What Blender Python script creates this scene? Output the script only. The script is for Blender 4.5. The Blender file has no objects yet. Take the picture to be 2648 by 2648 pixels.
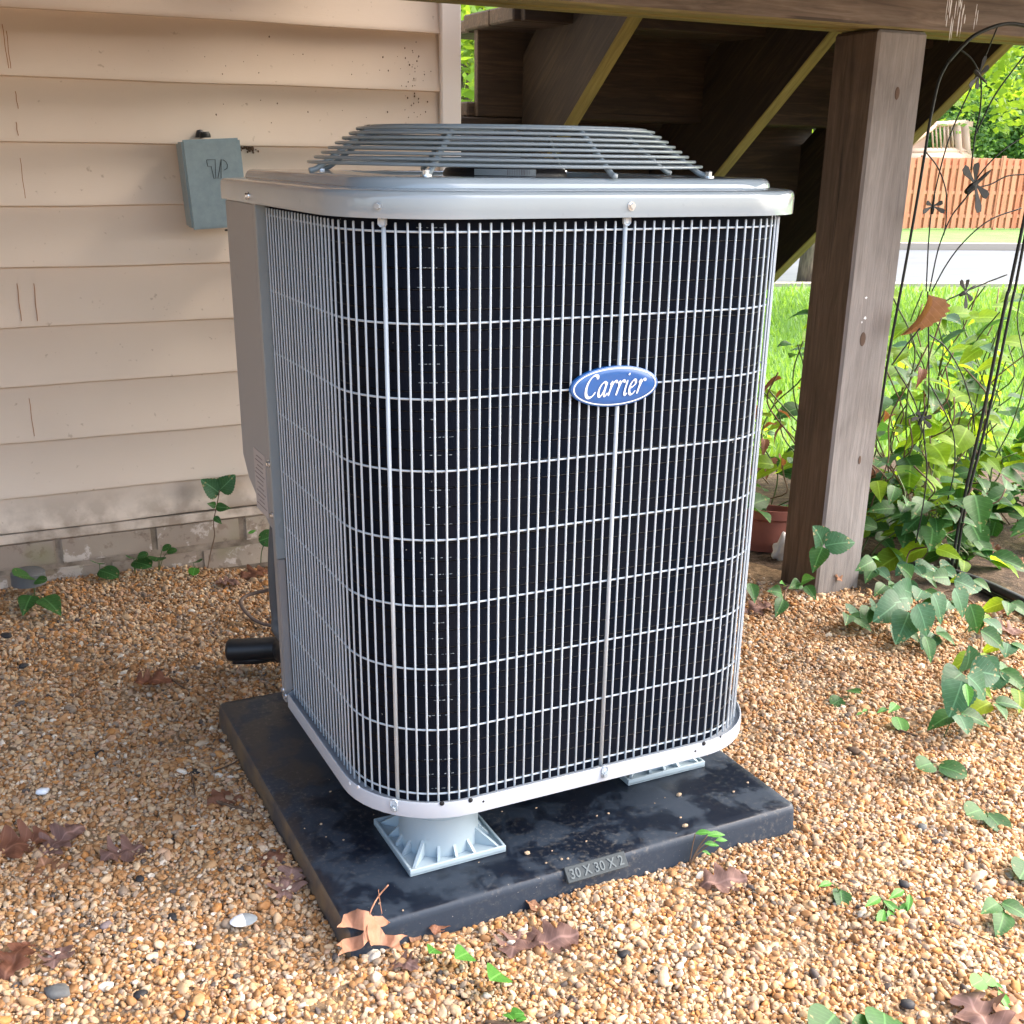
import bpy, bmesh, math, random
import numpy as np
from mathutils import Vector, Matrix, noise
random.seed(7); rng = np.random.default_rng(7)
SC = bpy.context.scene; COL = SC.collection
PI = math.pi; R = math.radians

# ------------------------------------------------------------------ camera
CAM = Vector((-0.3815, -1.2414, 0.9808)); YAW, PITCH, ROLL, F, PY = -0.4639, 0.3588, 0.0142, 2976.0, 190.1
def axes():
    cy, sy, cp, sp = math.cos(YAW), math.sin(YAW), math.cos(PITCH), math.sin(PITCH)
    f = Vector((-sy*cp, cy*cp, -sp)); r = Vector((cy, sy, 0)); u = r.cross(f)
    cr, sr = math.cos(ROLL), math.sin(ROLL)
    return f, r*cr+u*sr, u*cr-r*sr
AF, AR, AU = axes()
cd = bpy.data.cameras.new('camera'); cam = bpy.data.objects.new('camera', cd); COL.objects.link(cam)
cam.matrix_world = Matrix(((AR.x, AU.x, -AF.x, CAM.x), (AR.y, AU.y, -AF.y, CAM.y), (AR.z, AU.z, -AF.z, CAM.z), (0, 0, 0, 1)))
cd.sensor_width = 36; cd.lens = 36*F/2648; cd.shift_y = PY/2648; cd.clip_start = .05; cd.clip_end = 1500
SC.camera = cam
def at(px, py, ax, val):
    """world point seen at (px,py) of the 1932 px wide photograph, on the plane coordinate[ax]=val"""
    x, y = px*1.3706, py*1.3706
    d = AF + AR*((x-1324)/F) + AU*((1324+PY-y)/F)
    return CAM + d*((val-CAM[ax])/d[ax])

# ------------------------------------------------------------------ world, sun, exposure
SUN_EL, SUN_AZ = R(46), R(100)          # azimuth measured from +y towards +x
w = bpy.data.worlds.new('World'); SC.world = w; w.use_nodes = True
nt = w.node_tree; bg = nt.nodes['Background']; sky = nt.nodes.new('ShaderNodeTexSky')
sky.sky_type = 'NISHITA'; sky.sun_disc = False; sky.sun_elevation = SUN_EL; sky.sun_rotation = SUN_AZ
sky.dust_density = 6; sky.air_density = 1.0; sky.ozone_density = 1.2
hs = nt.nodes.new('ShaderNodeHueSaturation'); hs.inputs['Saturation'].default_value = 1.0
nt.links.new(sky.outputs[0], hs.inputs['Color']); nt.links.new(hs.outputs[0], bg.inputs[0])
bg.inputs[1].default_value = .15
sd = bpy.data.lights.new('sun', 'SUN'); sd.energy = .9; sd.angle = R(100); sd.color = (1, .98, .95)
so = bpy.data.objects.new('sun', sd); COL.objects.link(so)
sv = Vector((math.sin(SUN_AZ)*math.cos(SUN_EL), math.cos(SUN_AZ)*math.cos(SUN_EL), math.sin(SUN_EL)))
so.rotation_euler = sv.to_track_quat('Z', 'Y').to_euler()
vs = SC.view_settings; vs.view_transform = 'Standard'; vs.look = 'None'; vs.gamma = 1; vs.use_curve_mapping = False
vs.exposure = 2.5
SC.render.resolution_x = SC.render.resolution_y = 1024
SC.render.engine = 'CYCLES'; SC.cycles.max_bounces = 8

# ------------------------------------------------------------------ materials
def mat(name, base=(.5, .5, .5), rough=.6, metal=0, build=None, spec=.5, coat=0):
    m = bpy.data.materials.new(name); m.use_nodes = True; n = m.node_tree.nodes; b = n['Principled BSDF']
    b.inputs['Base Color'].default_value = (*base, 1); b.inputs['Roughness'].default_value = rough
    b.inputs['Metallic'].default_value = metal; b.inputs['Specular IOR Level'].default_value = .3 if 'leaf' in name else spec
    b.inputs['Coat Weight'].default_value = coat
    if build: build(G(m), b)
    return m
class G:
    def __init__(s, m): s.t = m.node_tree; s.n = s.t.nodes; s.out = s.n['Material Output']
    def node(s, k, **kw):
        x = s.n.new(k)
        for a, v in kw.items():
            if a.startswith('i_'): x.inputs[a[2:].replace('_', ' ')].default_value = v
            else: setattr(x, a, v)
        return x
    def link(s, a, b): s.t.links.new(a, b)
    def co(s, scale=(1, 1, 1), kind='Object'):
        tc = s.node('ShaderNodeTexCoord'); mp = s.node('ShaderNodeMapping'); mp.inputs['Scale'].default_value = scale
        s.link(tc.outputs[kind], mp.inputs[0]); return mp.outputs[0]
    def noise(s, vec, sc, det=4, rough=.55, dist=0):
        x = s.node('ShaderNodeTexNoise'); x.inputs['Scale'].default_value = sc; x.inputs['Detail'].default_value = det
        x.inputs['Roughness'].default_value = rough; x.inputs['Distortion'].default_value = dist; s.link(vec, x.inputs['Vector']); return x.outputs['Fac']
    def ramp(s, fac, stops, interp='LINEAR'):
        x = s.node('ShaderNodeValToRGB'); e = x.color_ramp.elements; x.color_ramp.interpolation = interp
        while len(e) < len(stops): e.new(.5)
        for el, (p, c) in zip(e, stops): el.position = p; el.color = (*c, 1) if len(c) == 3 else c
        s.link(fac, x.inputs[0]); return x.outputs[0]
    def mix(s, fac, a, b, mode='MIX'):
        x = s.node('ShaderNodeMix', data_type='RGBA', blend_type=mode)
        for k, v in ((0, fac), (6, a), (7, b)):
            if hasattr(v, 'is_output'): s.link(v, x.inputs[k])
            else: x.inputs[k].default_value = (*v, 1) if isinstance(v, tuple) and len(v) == 3 else v
        return x.outputs[2]
    def math(s, op, a, b=0.0, clamp=False):
        x = s.node('ShaderNodeMath', operation=op, use_clamp=clamp)
        for k, v in ((0, a), (1, b)):
            if hasattr(v, 'is_output'): s.link(v, x.inputs[k])
            else: x.inputs[k].default_value = v
        return x.outputs[0]
    def bump(s, h, b, st=.3, d=.01):
        x = s.node('ShaderNodeBump'); x.inputs['Strength'].default_value = st; x.inputs['Distance'].default_value = d
        s.link(h, x.inputs['Height']); s.link(x.outputs[0], b.inputs['Normal'])
    def sep(s, v):
        x = s.node('ShaderNodeSeparateXYZ'); s.link(v, x.inputs[0]); return x.outputs
W_ = (1, 1, 1); K_ = (0, 0, 0)
def rnd(g): return g.node('ShaderNodeObjectInfo').outputs['Random']

def wood_mat(name, c1, c2, c3, green=0, bounce=0, lit_bleach=None):
    def f(g, b):
        oi = g.node('ShaderNodeObjectInfo'); tc = g.node('ShaderNodeTexCoord')
        add = g.node('ShaderNodeVectorMath', operation='ADD'); g.link(tc.outputs['Object'], add.inputs[0])
        cmb = g.node('ShaderNodeVectorMath', operation='SCALE'); cmb.inputs[0].default_value = (9, 5, 7); g.link(oi.outputs['Random'], cmb.inputs['Scale'])
        g.link(cmb.outputs[0], add.inputs[1])
        mp = g.node('ShaderNodeMapping'); mp.inputs['Scale'].default_value = (1.6, 22, 22); g.link(add.outputs[0], mp.inputs[0])
        n1 = g.noise(mp.outputs[0], 3.2, 8, .65, .9); m2 = g.node('ShaderNodeMapping'); m2.inputs['Scale'].default_value = (2, 5, 5); g.link(add.outputs[0], m2.inputs[0])
        n2 = g.noise(m2.outputs[0], 1.5, 5, .6, .4)
        c = g.ramp(n1, [(.3, c1), (.52, c2), (.72, c3)])
        st = g.ramp(n2, [(.35, (.45, .42, .4)), (.6, W_)])
        c = g.mix(.75, c, st, 'MULTIPLY')
        vo = g.node('ShaderNodeTexVoronoi'); m3 = g.node('ShaderNodeMapping'); m3.inputs['Scale'].default_value = (1.6, 4.5, 4.5); g.link(add.outputs[0], m3.inputs[0]); g.link(m3.outputs[0], vo.inputs[0]); vo.inputs['Scale'].default_value = 1.5
        kn = g.ramp(vo.outputs['Distance'], [(.03, (.35, .3, .25)), (.11, W_)])
        c = g.mix(.8, c, kn, 'MULTIPLY')
        if green: c = g.mix(g.ramp(g.noise(m2.outputs[0], 2.2, 3), [(.4, K_), (.62, (green,)*3)]), c, (.16, .16, .035))
        m5 = g.node('ShaderNodeMapping'); m5.inputs['Scale'].default_value = (.5, 40, 40); g.link(add.outputs[0], m5.inputs[0])
        ck = g.noise(m5.outputs[0], 2.4, 3, .5, .3); c = g.mix(g.ramp(ck, [(.66, K_), (.70, (.7,)*3)]), c, tuple(x*.25 for x in c1))
        nz = g.sep(g.node('ShaderNodeNewGeometry').outputs['True Normal'])
        if bounce:  # down-facing wood takes yellow-green light bounced off the lawn, put into the colour
            fa_ = g.math('MULTIPLY', g.math('LESS_THAN', nz[2], -.4), g.ramp(n2, [(.25, (.6*bounce,)*3), (.6, (bounce,)*3)]))
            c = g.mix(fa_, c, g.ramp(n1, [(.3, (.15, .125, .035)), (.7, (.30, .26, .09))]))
        if lit_bleach:  # -y faces: weather bleaching, and the brighter front light put into the colour
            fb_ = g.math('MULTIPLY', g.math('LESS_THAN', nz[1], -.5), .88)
            c = g.mix(fb_, c, g.mix(.6, g.ramp(n1, [(.3, tuple(x*.72 for x in lit_bleach)), (.6, lit_bleach)]), st, 'MULTIPLY'))
        g.link(c, b.inputs['Base Color']); g.bump(g.math('SUBTRACT', n1, g.math('MULTIPLY', g.ramp(ck, [(.66, K_), (.70, W_)]), .6)), b, .5, .004)
    return mat(name, rough=.75, build=f)
M = {}
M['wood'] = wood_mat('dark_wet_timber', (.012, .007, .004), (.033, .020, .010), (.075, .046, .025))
M['beamw'] = wood_mat('weathered_wood', (.12, .09, .065), (.22, .17, .13), (.31, .255, .21), bounce=.8)
M['postw'] = wood_mat('grey_brown_post_wood', (.055, .034, .020), (.10, .066, .042), (.15, .10, .068), lit_bleach=(.33, .305, .285))
M['gwood'] = wood_mat('bounce_lit_wood', (.010, .006, .003), (.026, .016, .008), (.06, .040, .020), 0, bounce=1)  # sides coloured near-black for shade, undersides carry painted bounce light
def f_siding(g, b):
    v = g.co(); n = g.noise(g.co((1, 1, 1)), 2.2, 4); n2 = g.noise(g.co((3, 3, 40)), 12, 6, .6)
    c = g.mix(g.ramp(n, [(.3, K_), (.7, W_)]), (.61, .515, .42), (.67, .575, .475))
    sp = g.ramp(g.noise(v, 60, 2), [(.70, K_), (.76, (.5,)*3)])
    c = g.mix(sp, c, (.30, .22, .14))
    z = g.sep(v)[2]; lo = g.math('MULTIPLY', g.ramp(z, [(.17, W_), (.26, K_)]), g.ramp(g.noise(v, 14, 5), [(.42, K_), (.6, (.7,)*3)]))
    c = g.mix(lo, c, (.22, .16, .11))
    g.link(c, b.inputs['Base Color']); g.bump(n2, b, .12, .002)
M['siding'] = mat('beige_vinyl_siding', rough=.55, build=f_siding)
M['trim'] = mat('white_vinyl_trim', (.82, .79, .76), .5)
M['stonet'] = mat('tan_grit', (.45, .32, .20), .8)
M['knot'] = mat('wood_knot', (.12, .075, .05), .8)
M['rust'] = mat('rust_streak', (.36, .17, .07), .9)
def f_brick(g, b):
    v = g.co(); n = g.noise(v, 9, 6, .65); n2 = g.noise(v, 3, 3); n3 = g.noise(v, 45, 4)
    c = g.mix(g.ramp(n2, [(.4, K_), (.6, W_)]), (.34, .27, .21), (.42, .35, .27))
    c = g.mix(g.ramp(n, [(.55, K_), (.58, (.85,)*3)]), c, (.62, .54, .47)); c = g.mix(g.ramp(g.noise(v, 22, 6, .7), [(.56, K_), (.60, (.6,)*3)]), c, (.24, .17, .125))
    c = g.mix(g.ramp(g.noise(v, 5, 3), [(.58, K_), (.75, (.55,)*3)]), c, (.20, .21, .06))
    c = g.mix(g.ramp(n3, [(.62, K_), (.7, (.5,)*3)]), c, (.13, .09, .06))
    g.link(c, b.inputs['Base Color']); g.bump(n, b, .5, .006)
M['brick'] = mat('painted_worn_brick', rough=.9, build=f_brick)
M['mortar'] = mat('worn_mortar', rough=.95, build=lambda g, b: g.link(g.ramp(g.noise(g.co(), 30, 5), [(.35, (.18, .14, .10)), (.65, (.36, .29, .22))]), b.inputs['Base Color']))
def f_paint(c0, r0=.28):
    def f(g, b):
        v = g.co(); n = g.noise(v, 40, 5, .6); n2 = g.noise(v, 7, 3)
        c = g.mix(g.ramp(n2, [(.35, K_), (.65, W_)]), tuple(x*.92 for x in c0), c0)
        c = g.mix(g.ramp(n, [(.66, K_), (.74, (.35,)*3)]), c, tuple(x*.6 for x in c0))
        g.link(c, b.inputs['Base Color']); g.link(g.math('ADD', g.math('MULTIPLY', n2, .2), r0-.1), b.inputs['Roughness']); g.bump(g.noise(v, 260, 2), b, .04, .001)
    return f
M['cap'] = mat('grey_painted_steel', rough=.3, build=f_paint((.335, .385, .41), .14), coat=.6)
M['panel'] = mat('taupe_painted_steel', rough=.4, build=f_paint((.31, .305, .30), .4))
M['pan'] = mat('pale_grey_base_pan_paint', rough=.35, build=f_paint((.47, .505, .545), .35), coat=.2)
M['wire'] = mat('coated_grille_wire', (.49, .55, .59), .5)
M['gwire'] = mat('fan_guard_wire', rough=.35, build=f_paint((.29, .335, .35), .3), coat=.3)
M['foot'] = mat('grey_blue_plastic', rough=.4, build=f_paint((.37, .45, .485), .4))
M['zinc'] = mat('zinc_screw', (.75, .76, .76), .25, .9)
M['dark'] = mat('dark_hole', (.01, .01, .012), .8)
def f_coil(g, b):
    v = g.co(); s = g.sep(v)
    x = g.math('SINE', g.math('MULTIPLY', s[0], 2200)); y = g.math('SINE', g.math('MULTIPLY', s[1], 2200))
    st = g.math('ADD', g.math('MULTIPLY', x, .5), .5)
    n = g.noise(g.co((1, 1, .25)), 30, 4)
    c = g.ramp(n, [(.3, (.003, .006, .013)), (.7, (.010, .011, .016))])
    sp = g.ramp(g.noise(v, 130, 1), [(.80, K_), (.82, W_)])
    c = g.mix(sp, c, (.35, .35, .33)); g.link(c, b.inputs['Base Color']); g.bump(st, b, .15, .001)
M['coil'] = mat('black_fin_coil', rough=.7, spec=.04, build=f_coil)
M['tube'] = mat('black_coil_tube', (.003, .003, .004), .18, spec=.2)
def f_pad(g, b):
    v = g.co(); s = g.sep(v); n = g.noise(v, 13, 7, .6, .1); n2 = g.noise(v, 110, 4, .7); n3 = g.noise(v, 260, 2)
    geo = g.node('ShaderNodeNewGeometry'); nx = g.sep(geo.outputs['Normal'])
    wet = g.math('MULTIPLY', g.ramp(n, [(.45, K_), (.53, W_)]), g.math('GREATER_THAN', nx[2], .8))
    c = g.mix(wet, (.018, .029, .046), (.006, .010, .019))
    dust = g.math('MULTIPLY', g.ramp(n2, [(.52, K_), (.7, (.6,)*3)]), g.ramp(g.noise(v, 4, 2), [(.42, K_), (.62, W_)]))
    c = g.mix(dust, c, (.17, .155, .13))
    c = g.mix(g.ramp(n3, [(.72, K_), (.76, (.75,)*3)]), c, (.35, .33, .29))
    mud_bounce = g.math('MULTIPLY', g.math('LESS_THAN', nx[0], -.6), g.ramp(g.noise(v, 16, 5), [(.35, (.25,)*3), (.6, (.9,)*3)]))  # brown left side: dirt splash, plus warm light bounced off gravel painted in
    c = g.mix(mud_bounce, c, (.16, .105, .055))
    g.link(c, b.inputs['Base Color']); g.link(g.ramp(wet, [(0, (.6,)*3), (1, (.3,)*3)]), b.inputs['Roughness']); g.bump(n2, b, .12, .002)
M['pad'] = mat('black_plastic_pad', rough=.4, build=f_pad)
M['padlabel'] = mat('grey_moulded_plate', (.040, .050, .054), .75)
M['padtext'] = mat('moulded_numerals', (.085, .105, .11), .6)
def f_box(g, b):
    v = g.co(); n = g.noise(v, 55, 5, .7)
    g.link(g.ramp(n, [(.3, (.21, .29, .325)), (.7, (.27, .36, .395))]), b.inputs['Base Color']); g.bump(n, b, .1, .002)
M['box'] = mat('blue_grey_enamel', rough=.4, build=f_box)
M['groove'] = mat('embossed_line_shadow', (.05, .075, .085), .6)
M['badge'] = mat('blue_badge_plastic', (.012, .10, .33), .3, coat=.6)
M['white'] = mat('white_print', (.85, .87, .88), .4)
M['paper'] = mat('faded_paper_label', (.48, .44, .42), .7)
M['ink'] = mat('faded_ink', (.25, .22, .21), .8)
M['black'] = mat('black_rubber', (.012, .013, .015), .45)
M['motor'] = mat('motor_black', (.012, .012, .015), .4)
M['silver'] = mat('silver_label', (.40, .44, .45), .4)
M['cable'] = mat('brown_cable', (.13, .09, .07), .7)
M['metalblk'] = mat('black_painted_metal', (.008, .010, .008), .6)
M['grey'] = mat('grey_conduit', (.10, .105, .11), .5)
M['terra'] = mat('terracotta', rough=.8, build=lambda g, b: g.link(g.ramp(g.noise(g.co(), 12, 5), [(.3, (.20, .065, .045)), (.7, (.30, .10, .07))]), b.inputs['Base Color']))
M['plasticbag'] = mat('crumpled_clear_plastic', (.62, .60, .58), .25, spec=.8)
M['edging'] = mat('black_edging', (.014, .014, .015), .4)
M['stick'] = mat('brown_twig', rough=.9, build=lambda g, b: g.link(g.ramp(g.noise(g.co(), 60, 4), [(.3, (.07, .04, .022)), (.7, (.17, .11, .07))]), b.inputs['Base Color']))
def f_pebble(g, b):
    r = rnd(g)
    c = g.ramp(r, [(0, (.50, .29, .14)), (.10, (.60, .42, .25)), (.20, (.42, .22, .09)), (.32, (.64, .48, .31)), (.42, (.55, .34, .17)), (.52, (.56, .27, .09)), (.58, (.47, .35, .24)),
                   (.68, (.68, .53, .37)), (.76, (.36, .19, .08)), (.84, (.60, .39, .25)), (.91, (.35, .27, .20)), (.96, (.80, .72, .60)), (.985, (.12, .10, .09))], 'CONSTANT')
    n = g.noise(g.co((1, 1, 1)), 2.2, 4, .6)
    c = g.mix(.55, c, g.ramp(n, [(.3, (.62, .55, .46)), (.65, W_)]), 'MULTIPLY')
    lo_ = g.node('ShaderNodeObjectInfo').outputs['Location']
    c = g.mix(g.ramp(g.noise(lo_, 3.2, 4, .65), [(.42, (.75,)*3), (.62, K_)]), c, g.mix(.6, c, (.52, .44, .36), 'MULTIPLY'))
    g.link(c, b.inputs['Base Color']); g.link(g.math('ADD', g.math('MULTIPLY', n, .4), .45), b.inputs['Roughness'])
M['pebble'] = mat('tan_pea_gravel', rough=.5, spec=.3, build=f_pebble)
def f_ground(g, b):
    v = g.co(kind='Object'); s = g.sep(v)
    n = g.noise(v, 50, 6, .7); soil = g.ramp(n, [(.3, (.07, .045, .025)), (.5, (.22, .145, .08)), (.7, (.36, .25, .15))])
    bedm = g.math('GREATER_THAN', g.math('ADD', s[0], g.math('MULTIPLY', s[1], .3)), 1.82); soil = g.mix(bedm, soil, g.ramp(n, [(.3, (.025, .016, .010)), (.5, (.07, .045, .028)), (.72, (.17, .115, .075))]))
    n2 = g.noise(v, 1.5, 6, .7); n3 = g.noise(v, 25, 4, .8)
    gr = g.mix(g.ramp(n2, [(.3, K_), (.7, W_)]), (.09, .20, .035), (.17, .31, .075))
    gr = g.mix(.5, gr, g.ramp(n3, [(.3, (.5,)*3), (.7, W_)]), 'MULTIPLY')
    d = g.math('ADD', g.math('MULTIPLY', s[0], .34), g.math('MULTIPLY', s[1], .94)); d = g.math('ADD', d, g.math('MULTIPLY', g.noise(v, 2, 3), .8))
    f = g.ramp(g.math('DIVIDE', d, 10), [(.29, K_), (.33, W_)])
    g.link(g.mix(f, soil, gr), b.inputs['Base Color']); g.bump(n, b, .6, .02)
M['ground'] = mat('soil_and_lawn', rough=.95, build=f_ground)
M['road'] = mat('wet_asphalt', rough=.35, build=lambda g, b: g.link(g.ramp(g.noise(g.co((.3, 2, 1)), 2, 5), [(.3, (.075, .085, .10)), (.7, (.13, .14, .16))]), b.inputs['Base Color']))
M['kerb'] = mat('concrete_kerb', (.36, .32, .28), .85)
M['fence'] = mat('red_cedar_stain', rough=.8, build=lambda g, b: g.link(g.mix(rnd(g), g.ramp(g.noise(g.co((6, 6, 1)), 4, 5), [(.3, (.46, .13, .06)), (.7, (.64, .26, .15))]), (.66, .30, .18)), b.inputs['Base Color']))
M['paledeck'] = mat('pale_new_timber', (.62, .45, .33), .8)
def leaf_mat(name, a, c, tr=.45, rough=.42, vein=1.0, spots=0):
    def f(g, b):
        v = g.co(); s = g.sep(v); ax = g.math('ABSOLUTE', s[0]); oi = rnd(g)
        col = g.mix(oi, a, c)
        col = g.mix(g.ramp(g.noise(v, 5, 3), [(.35, K_), (.65, (.5,)*3)]), col, tuple(x*.65 for x in a))
        mid = g.ramp(ax, [(.008, (vein*.7,)*3), (.03, K_)])
        sn = g.math('SINE', g.math('MULTIPLY', g.math('SUBTRACT', s[1], g.math('MULTIPLY', ax, .75)), 48))
        side = g.ramp(sn, [(.86, K_), (.99, (vein*.28,)*3)])
        col = g.mix(g.math('MAXIMUM', mid, side), col, tuple(min(1, x*1.9+.03) for x in c))
        if spots: col = g.mix(g.ramp(g.noise(v, 4.5, 2), [(.62, K_), (.65, (spots,)*3)]), col, (.42, .30, .14))
        g.link(col, b.inputs['Base Color'])
        t = g.node('ShaderNodeBsdfTranslucent'); g.link(g.mix(.5, col, (c[0]*2.2, c[1]*2.0, c[2]*.6)), t.inputs[0])
        mx = g.node('ShaderNodeMixShader'); mx.inputs[0].default_value = tr
        g.link(b.outputs[0], mx.inputs[1]); g.link(t.outputs[0], mx.inputs[2]); g.link(mx.outputs[0], g.out.inputs[0])
    return mat(name, rough=rough, build=f)
M['leaf'] = leaf_mat('green_leaf', (.022, .085, .022), (.05, .15, .035), .3, .48, 1, .6)
M['leafb'] = leaf_mat('bluish_green_leaf', (.028, .10, .045), (.055, .155, .07), .25, .5, 1, .7)
M['leafy'] = leaf_mat('yellow_green_leaf', (.10, .26, .02), (.28, .42, .04), .6, .45)
M['leafbright'] = leaf_mat('bright_seedling_leaf', (.06, .21, .03), (.10, .30, .05), .3, .45)
M['dead'] = leaf_mat('tan_dead_leaf', (.24, .12, .065), (.36, .19, .115), .2, .7, .6)
M['deadbig'] = mat('tan_curled_oak_leaf', rough=.65, build=lambda g, b: g.link(g.ramp(g.noise(g.co(), 40, 5, .6), [(.3, (.26, .12, .065)), (.65, (.42, .21, .13))]), b.inputs['Base Color']))
M['deadred'] = leaf_mat('reddish_dead_leaf', (.16, .065, .04), (.26, .12, .07), .25, .6, .5)
M['deadpurple'] = leaf_mat('mauve_dead_leaf', (.16, .09, .075), (.26, .155, .125), .15, .75, .5)
M['treeleaf'] = leaf_mat('tree_foliage', (.07, .18, .05), (.18, .34, .10), .5, .5, 0)
M['treeleafy'] = leaf_mat('light_tree_foliage', (.13, .27, .03), (.26, .38, .06), .55, .5, 0)
M['grassm'] = leaf_mat('grass_blades', (.10, .22, .035), (.20, .36, .08), .4, .6, 0)
M['bark'] = mat('bark', rough=.95, build=lambda g, b: g.link(g.ramp(g.noise(g.co((6, 6, 1)), 6, 6), [(.3, (.06, .045, .035)), (.7, (.20, .16, .13))]), b.inputs['Base Color']))
M['stem'] = mat('green_stem', (.07, .11, .03), .6)
M['stemr'] = mat('brown_stem', (.14, .085, .05), .8)
M['stone'] = mat('dark_stone', rough=.8, build=lambda g, b: g.link(g.ramp(g.noise(g.co(), 90, 5), [(.3, (.09, .095, .095)), (.7, (.17, .17, .16))]), b.inputs['Base Color']))
M['stonep'] = mat('mauve_stone', (.22, .17, .165), .7)
M['char'] = mat('black_debris', (.02, .02, .022), .7)
M['shell'] = mat('white_shell', (.72, .76, .80), .4)
M['shellg'] = mat('grey_rough_shell', (.22, .25, .27), .9)

# ------------------------------------------------------------------ object helpers
WL = {}
def thing(name, label, cat, loc=(0, 0, 0), group=None, kind=None):
    o = bpy.data.objects.new(name, None); COL.objects.link(o); o.location = loc; WL[o.name] = Vector(loc); o.empty_display_size = .05
    tag(o, label, cat, group, kind); return o
def tag(o, label=None, cat=None, group=None, kind=None):
    if label: o['label'] = label
    if cat: o['category'] = cat
    if group: o['group'] = group
    if kind: o['kind'] = kind
    return o
def put(name, me, m=None, parent=None, loc=(0, 0, 0), rot=None, scale=None, mw=None):
    """link a mesh; loc is a world location; the parent's world location is subtracted"""
    o = bpy.data.objects.new(name, me); COL.objects.link(o)
    if m is not None and not me.materials: me.materials.append(m)
    if mw is not None:
        l, q, s = mw.decompose(); loc = l; o.rotation_mode = 'QUATERNION'; o.rotation_quaternion = q; o.scale = s
    if rot is not None: o.rotation_euler = rot
    if scale is not None: o.scale = scale if hasattr(scale, '__len__') else (scale,)*3
    loc = Vector(loc); WL[o.name] = loc
    if parent is not None: o.parent = parent; loc = loc - WL[parent.name]
    o.location = loc; return o
def mesh(name, vs, fs, smooth=False):
    me = bpy.data.meshes.new(name); me.from_pydata([tuple(v) for v in vs], [], fs); me.update()
    if smooth: me.polygons.foreach_set('use_smooth', [True]*len(me.polygons))
    return me
def from_bm(name, bm, smooth=False):
    me = bpy.data.meshes.new(name); bm.to_mesh(me); bm.free()
    if smooth: me.polygons.foreach_set('use_smooth', [True]*len(me.polygons))
    return me
def box(name, sx, sy, sz, bev=.002, cen=(0, 0, 0), seg=1):
    bm = bmesh.new(); bmesh.ops.create_cube(bm, size=1)
    for v in bm.verts: v.co = Vector((v.co.x*sx+cen[0], v.co.y*sy+cen[1], v.co.z*sz+cen[2]))
    if bev: bmesh.ops.bevel(bm, geom=bm.edges[:], offset=bev, segments=seg, affect='EDGES')
    return from_bm(name, bm)
def boxw(name, p0, p1, m, parent=None, bev=.002):
    """box between world corners p0, p1; length turned to local X"""
    p0, p1 = Vector(p0), Vector(p1); d = p1-p0; c = (p0+p1)/2; a = [abs(t) for t in d]
    if a[0] >= a[1] and a[0] >= a[2]: me = box(name, *a, bev); rot = None
    elif a[2] >= a[1]: me = box(name, a[2], a[1], a[0], bev); rot = (0, PI/2, 0)
    else: me = box(name, a[1], a[0], a[2], bev); rot = (0, 0, PI/2)
    return put(name, me, m, parent, c, rot)
def tube(name, pts, r, n=6, caps=True, closed=False):
    pts = [Vector(p) for p in pts]; vs, fs = [], []; N = len(pts); up = None
    rr = r if hasattr(r, '__len__') else [r]*N
    for i, p in enumerate(pts):
        if closed: t = pts[(i+1) % N]-pts[i-1]
        else: t = pts[min(i+1, N-1)]-pts[max(i-1, 0)]
        t.normalize()
        if up is None: up = Vector((0, 0, 1)) if abs(t.z) < .9 else Vector((1, 0, 0))
        a = t.cross(up).normalized(); b = a.cross(t).normalized(); up = b
        for k in range(n):
            th = 2*PI*k/n; vs.append(p+a*(rr[i]*math.cos(th))+b*(rr[i]*math.sin(th)))
    for i in range(N if closed else N-1):
        for k in range(n):
            j = (i+1) % N; fs.append((i*n+k, i*n+(k+1) % n, j*n+(k+1) % n, j*n+k))
    if caps and not closed: fs += [tuple(range(n))[::-1], tuple((N-1)*n+k for k in range(n))]
    return mesh(name, vs, fs, True)
def spline(pts, n=6):
    P = [Vector(p) for p in pts]; P = [P[0]*2-P[1]]+P+[P[-1]*2-P[-2]]; o = []
    for i in range(1, len(P)-2):
        for k in range(n):
            t = k/n; o.append(.5*((2*P[i])+(P[i+1]-P[i-1])*t+(2*P[i-1]-5*P[i]+4*P[i+1]-P[i+2])*t*t+(3*P[i]-P[i-1]-3*P[i+1]+P[i+2])*t**3))
    o.append(P[-2]); return o
def lathe(name, prof, n=32, c=(0, 0)):
    vs, fs = [], []
    for r, z in prof:
        for k in range(n): vs.append((c[0]+r*math.cos(2*PI*k/n), c[1]+r*math.sin(2*PI*k/n), z))
    for i in range(len(prof)-1):
        for k in range(n): fs.append((i*n+k, i*n+(k+1) % n, (i+1)*n+(k+1) % n, (i+1)*n+k))
    return mesh(name, vs, fs, True)
def join(name, meshes, smooth=False):
    vs, fs = [], []
    for me in meshes:
        o = len(vs); vs += [v.co.copy() for v in me.vertices]; fs += [tuple(i+o for i in p.vertices) for p in me.polygons]; bpy.data.meshes.remove(me)
    return mesh(name, vs, fs, smooth)
def autosmooth(me, ang=40):
    bm = bmesh.new(); bm.from_mesh(me)
    for f in bm.faces: f.smooth = True
    for e in bm.edges:
        if len(e.link_faces) == 2 and e.calc_face_angle(0) > R(ang): e.smooth = False
    bm.to_mesh(me); bm.free(); return me

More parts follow.
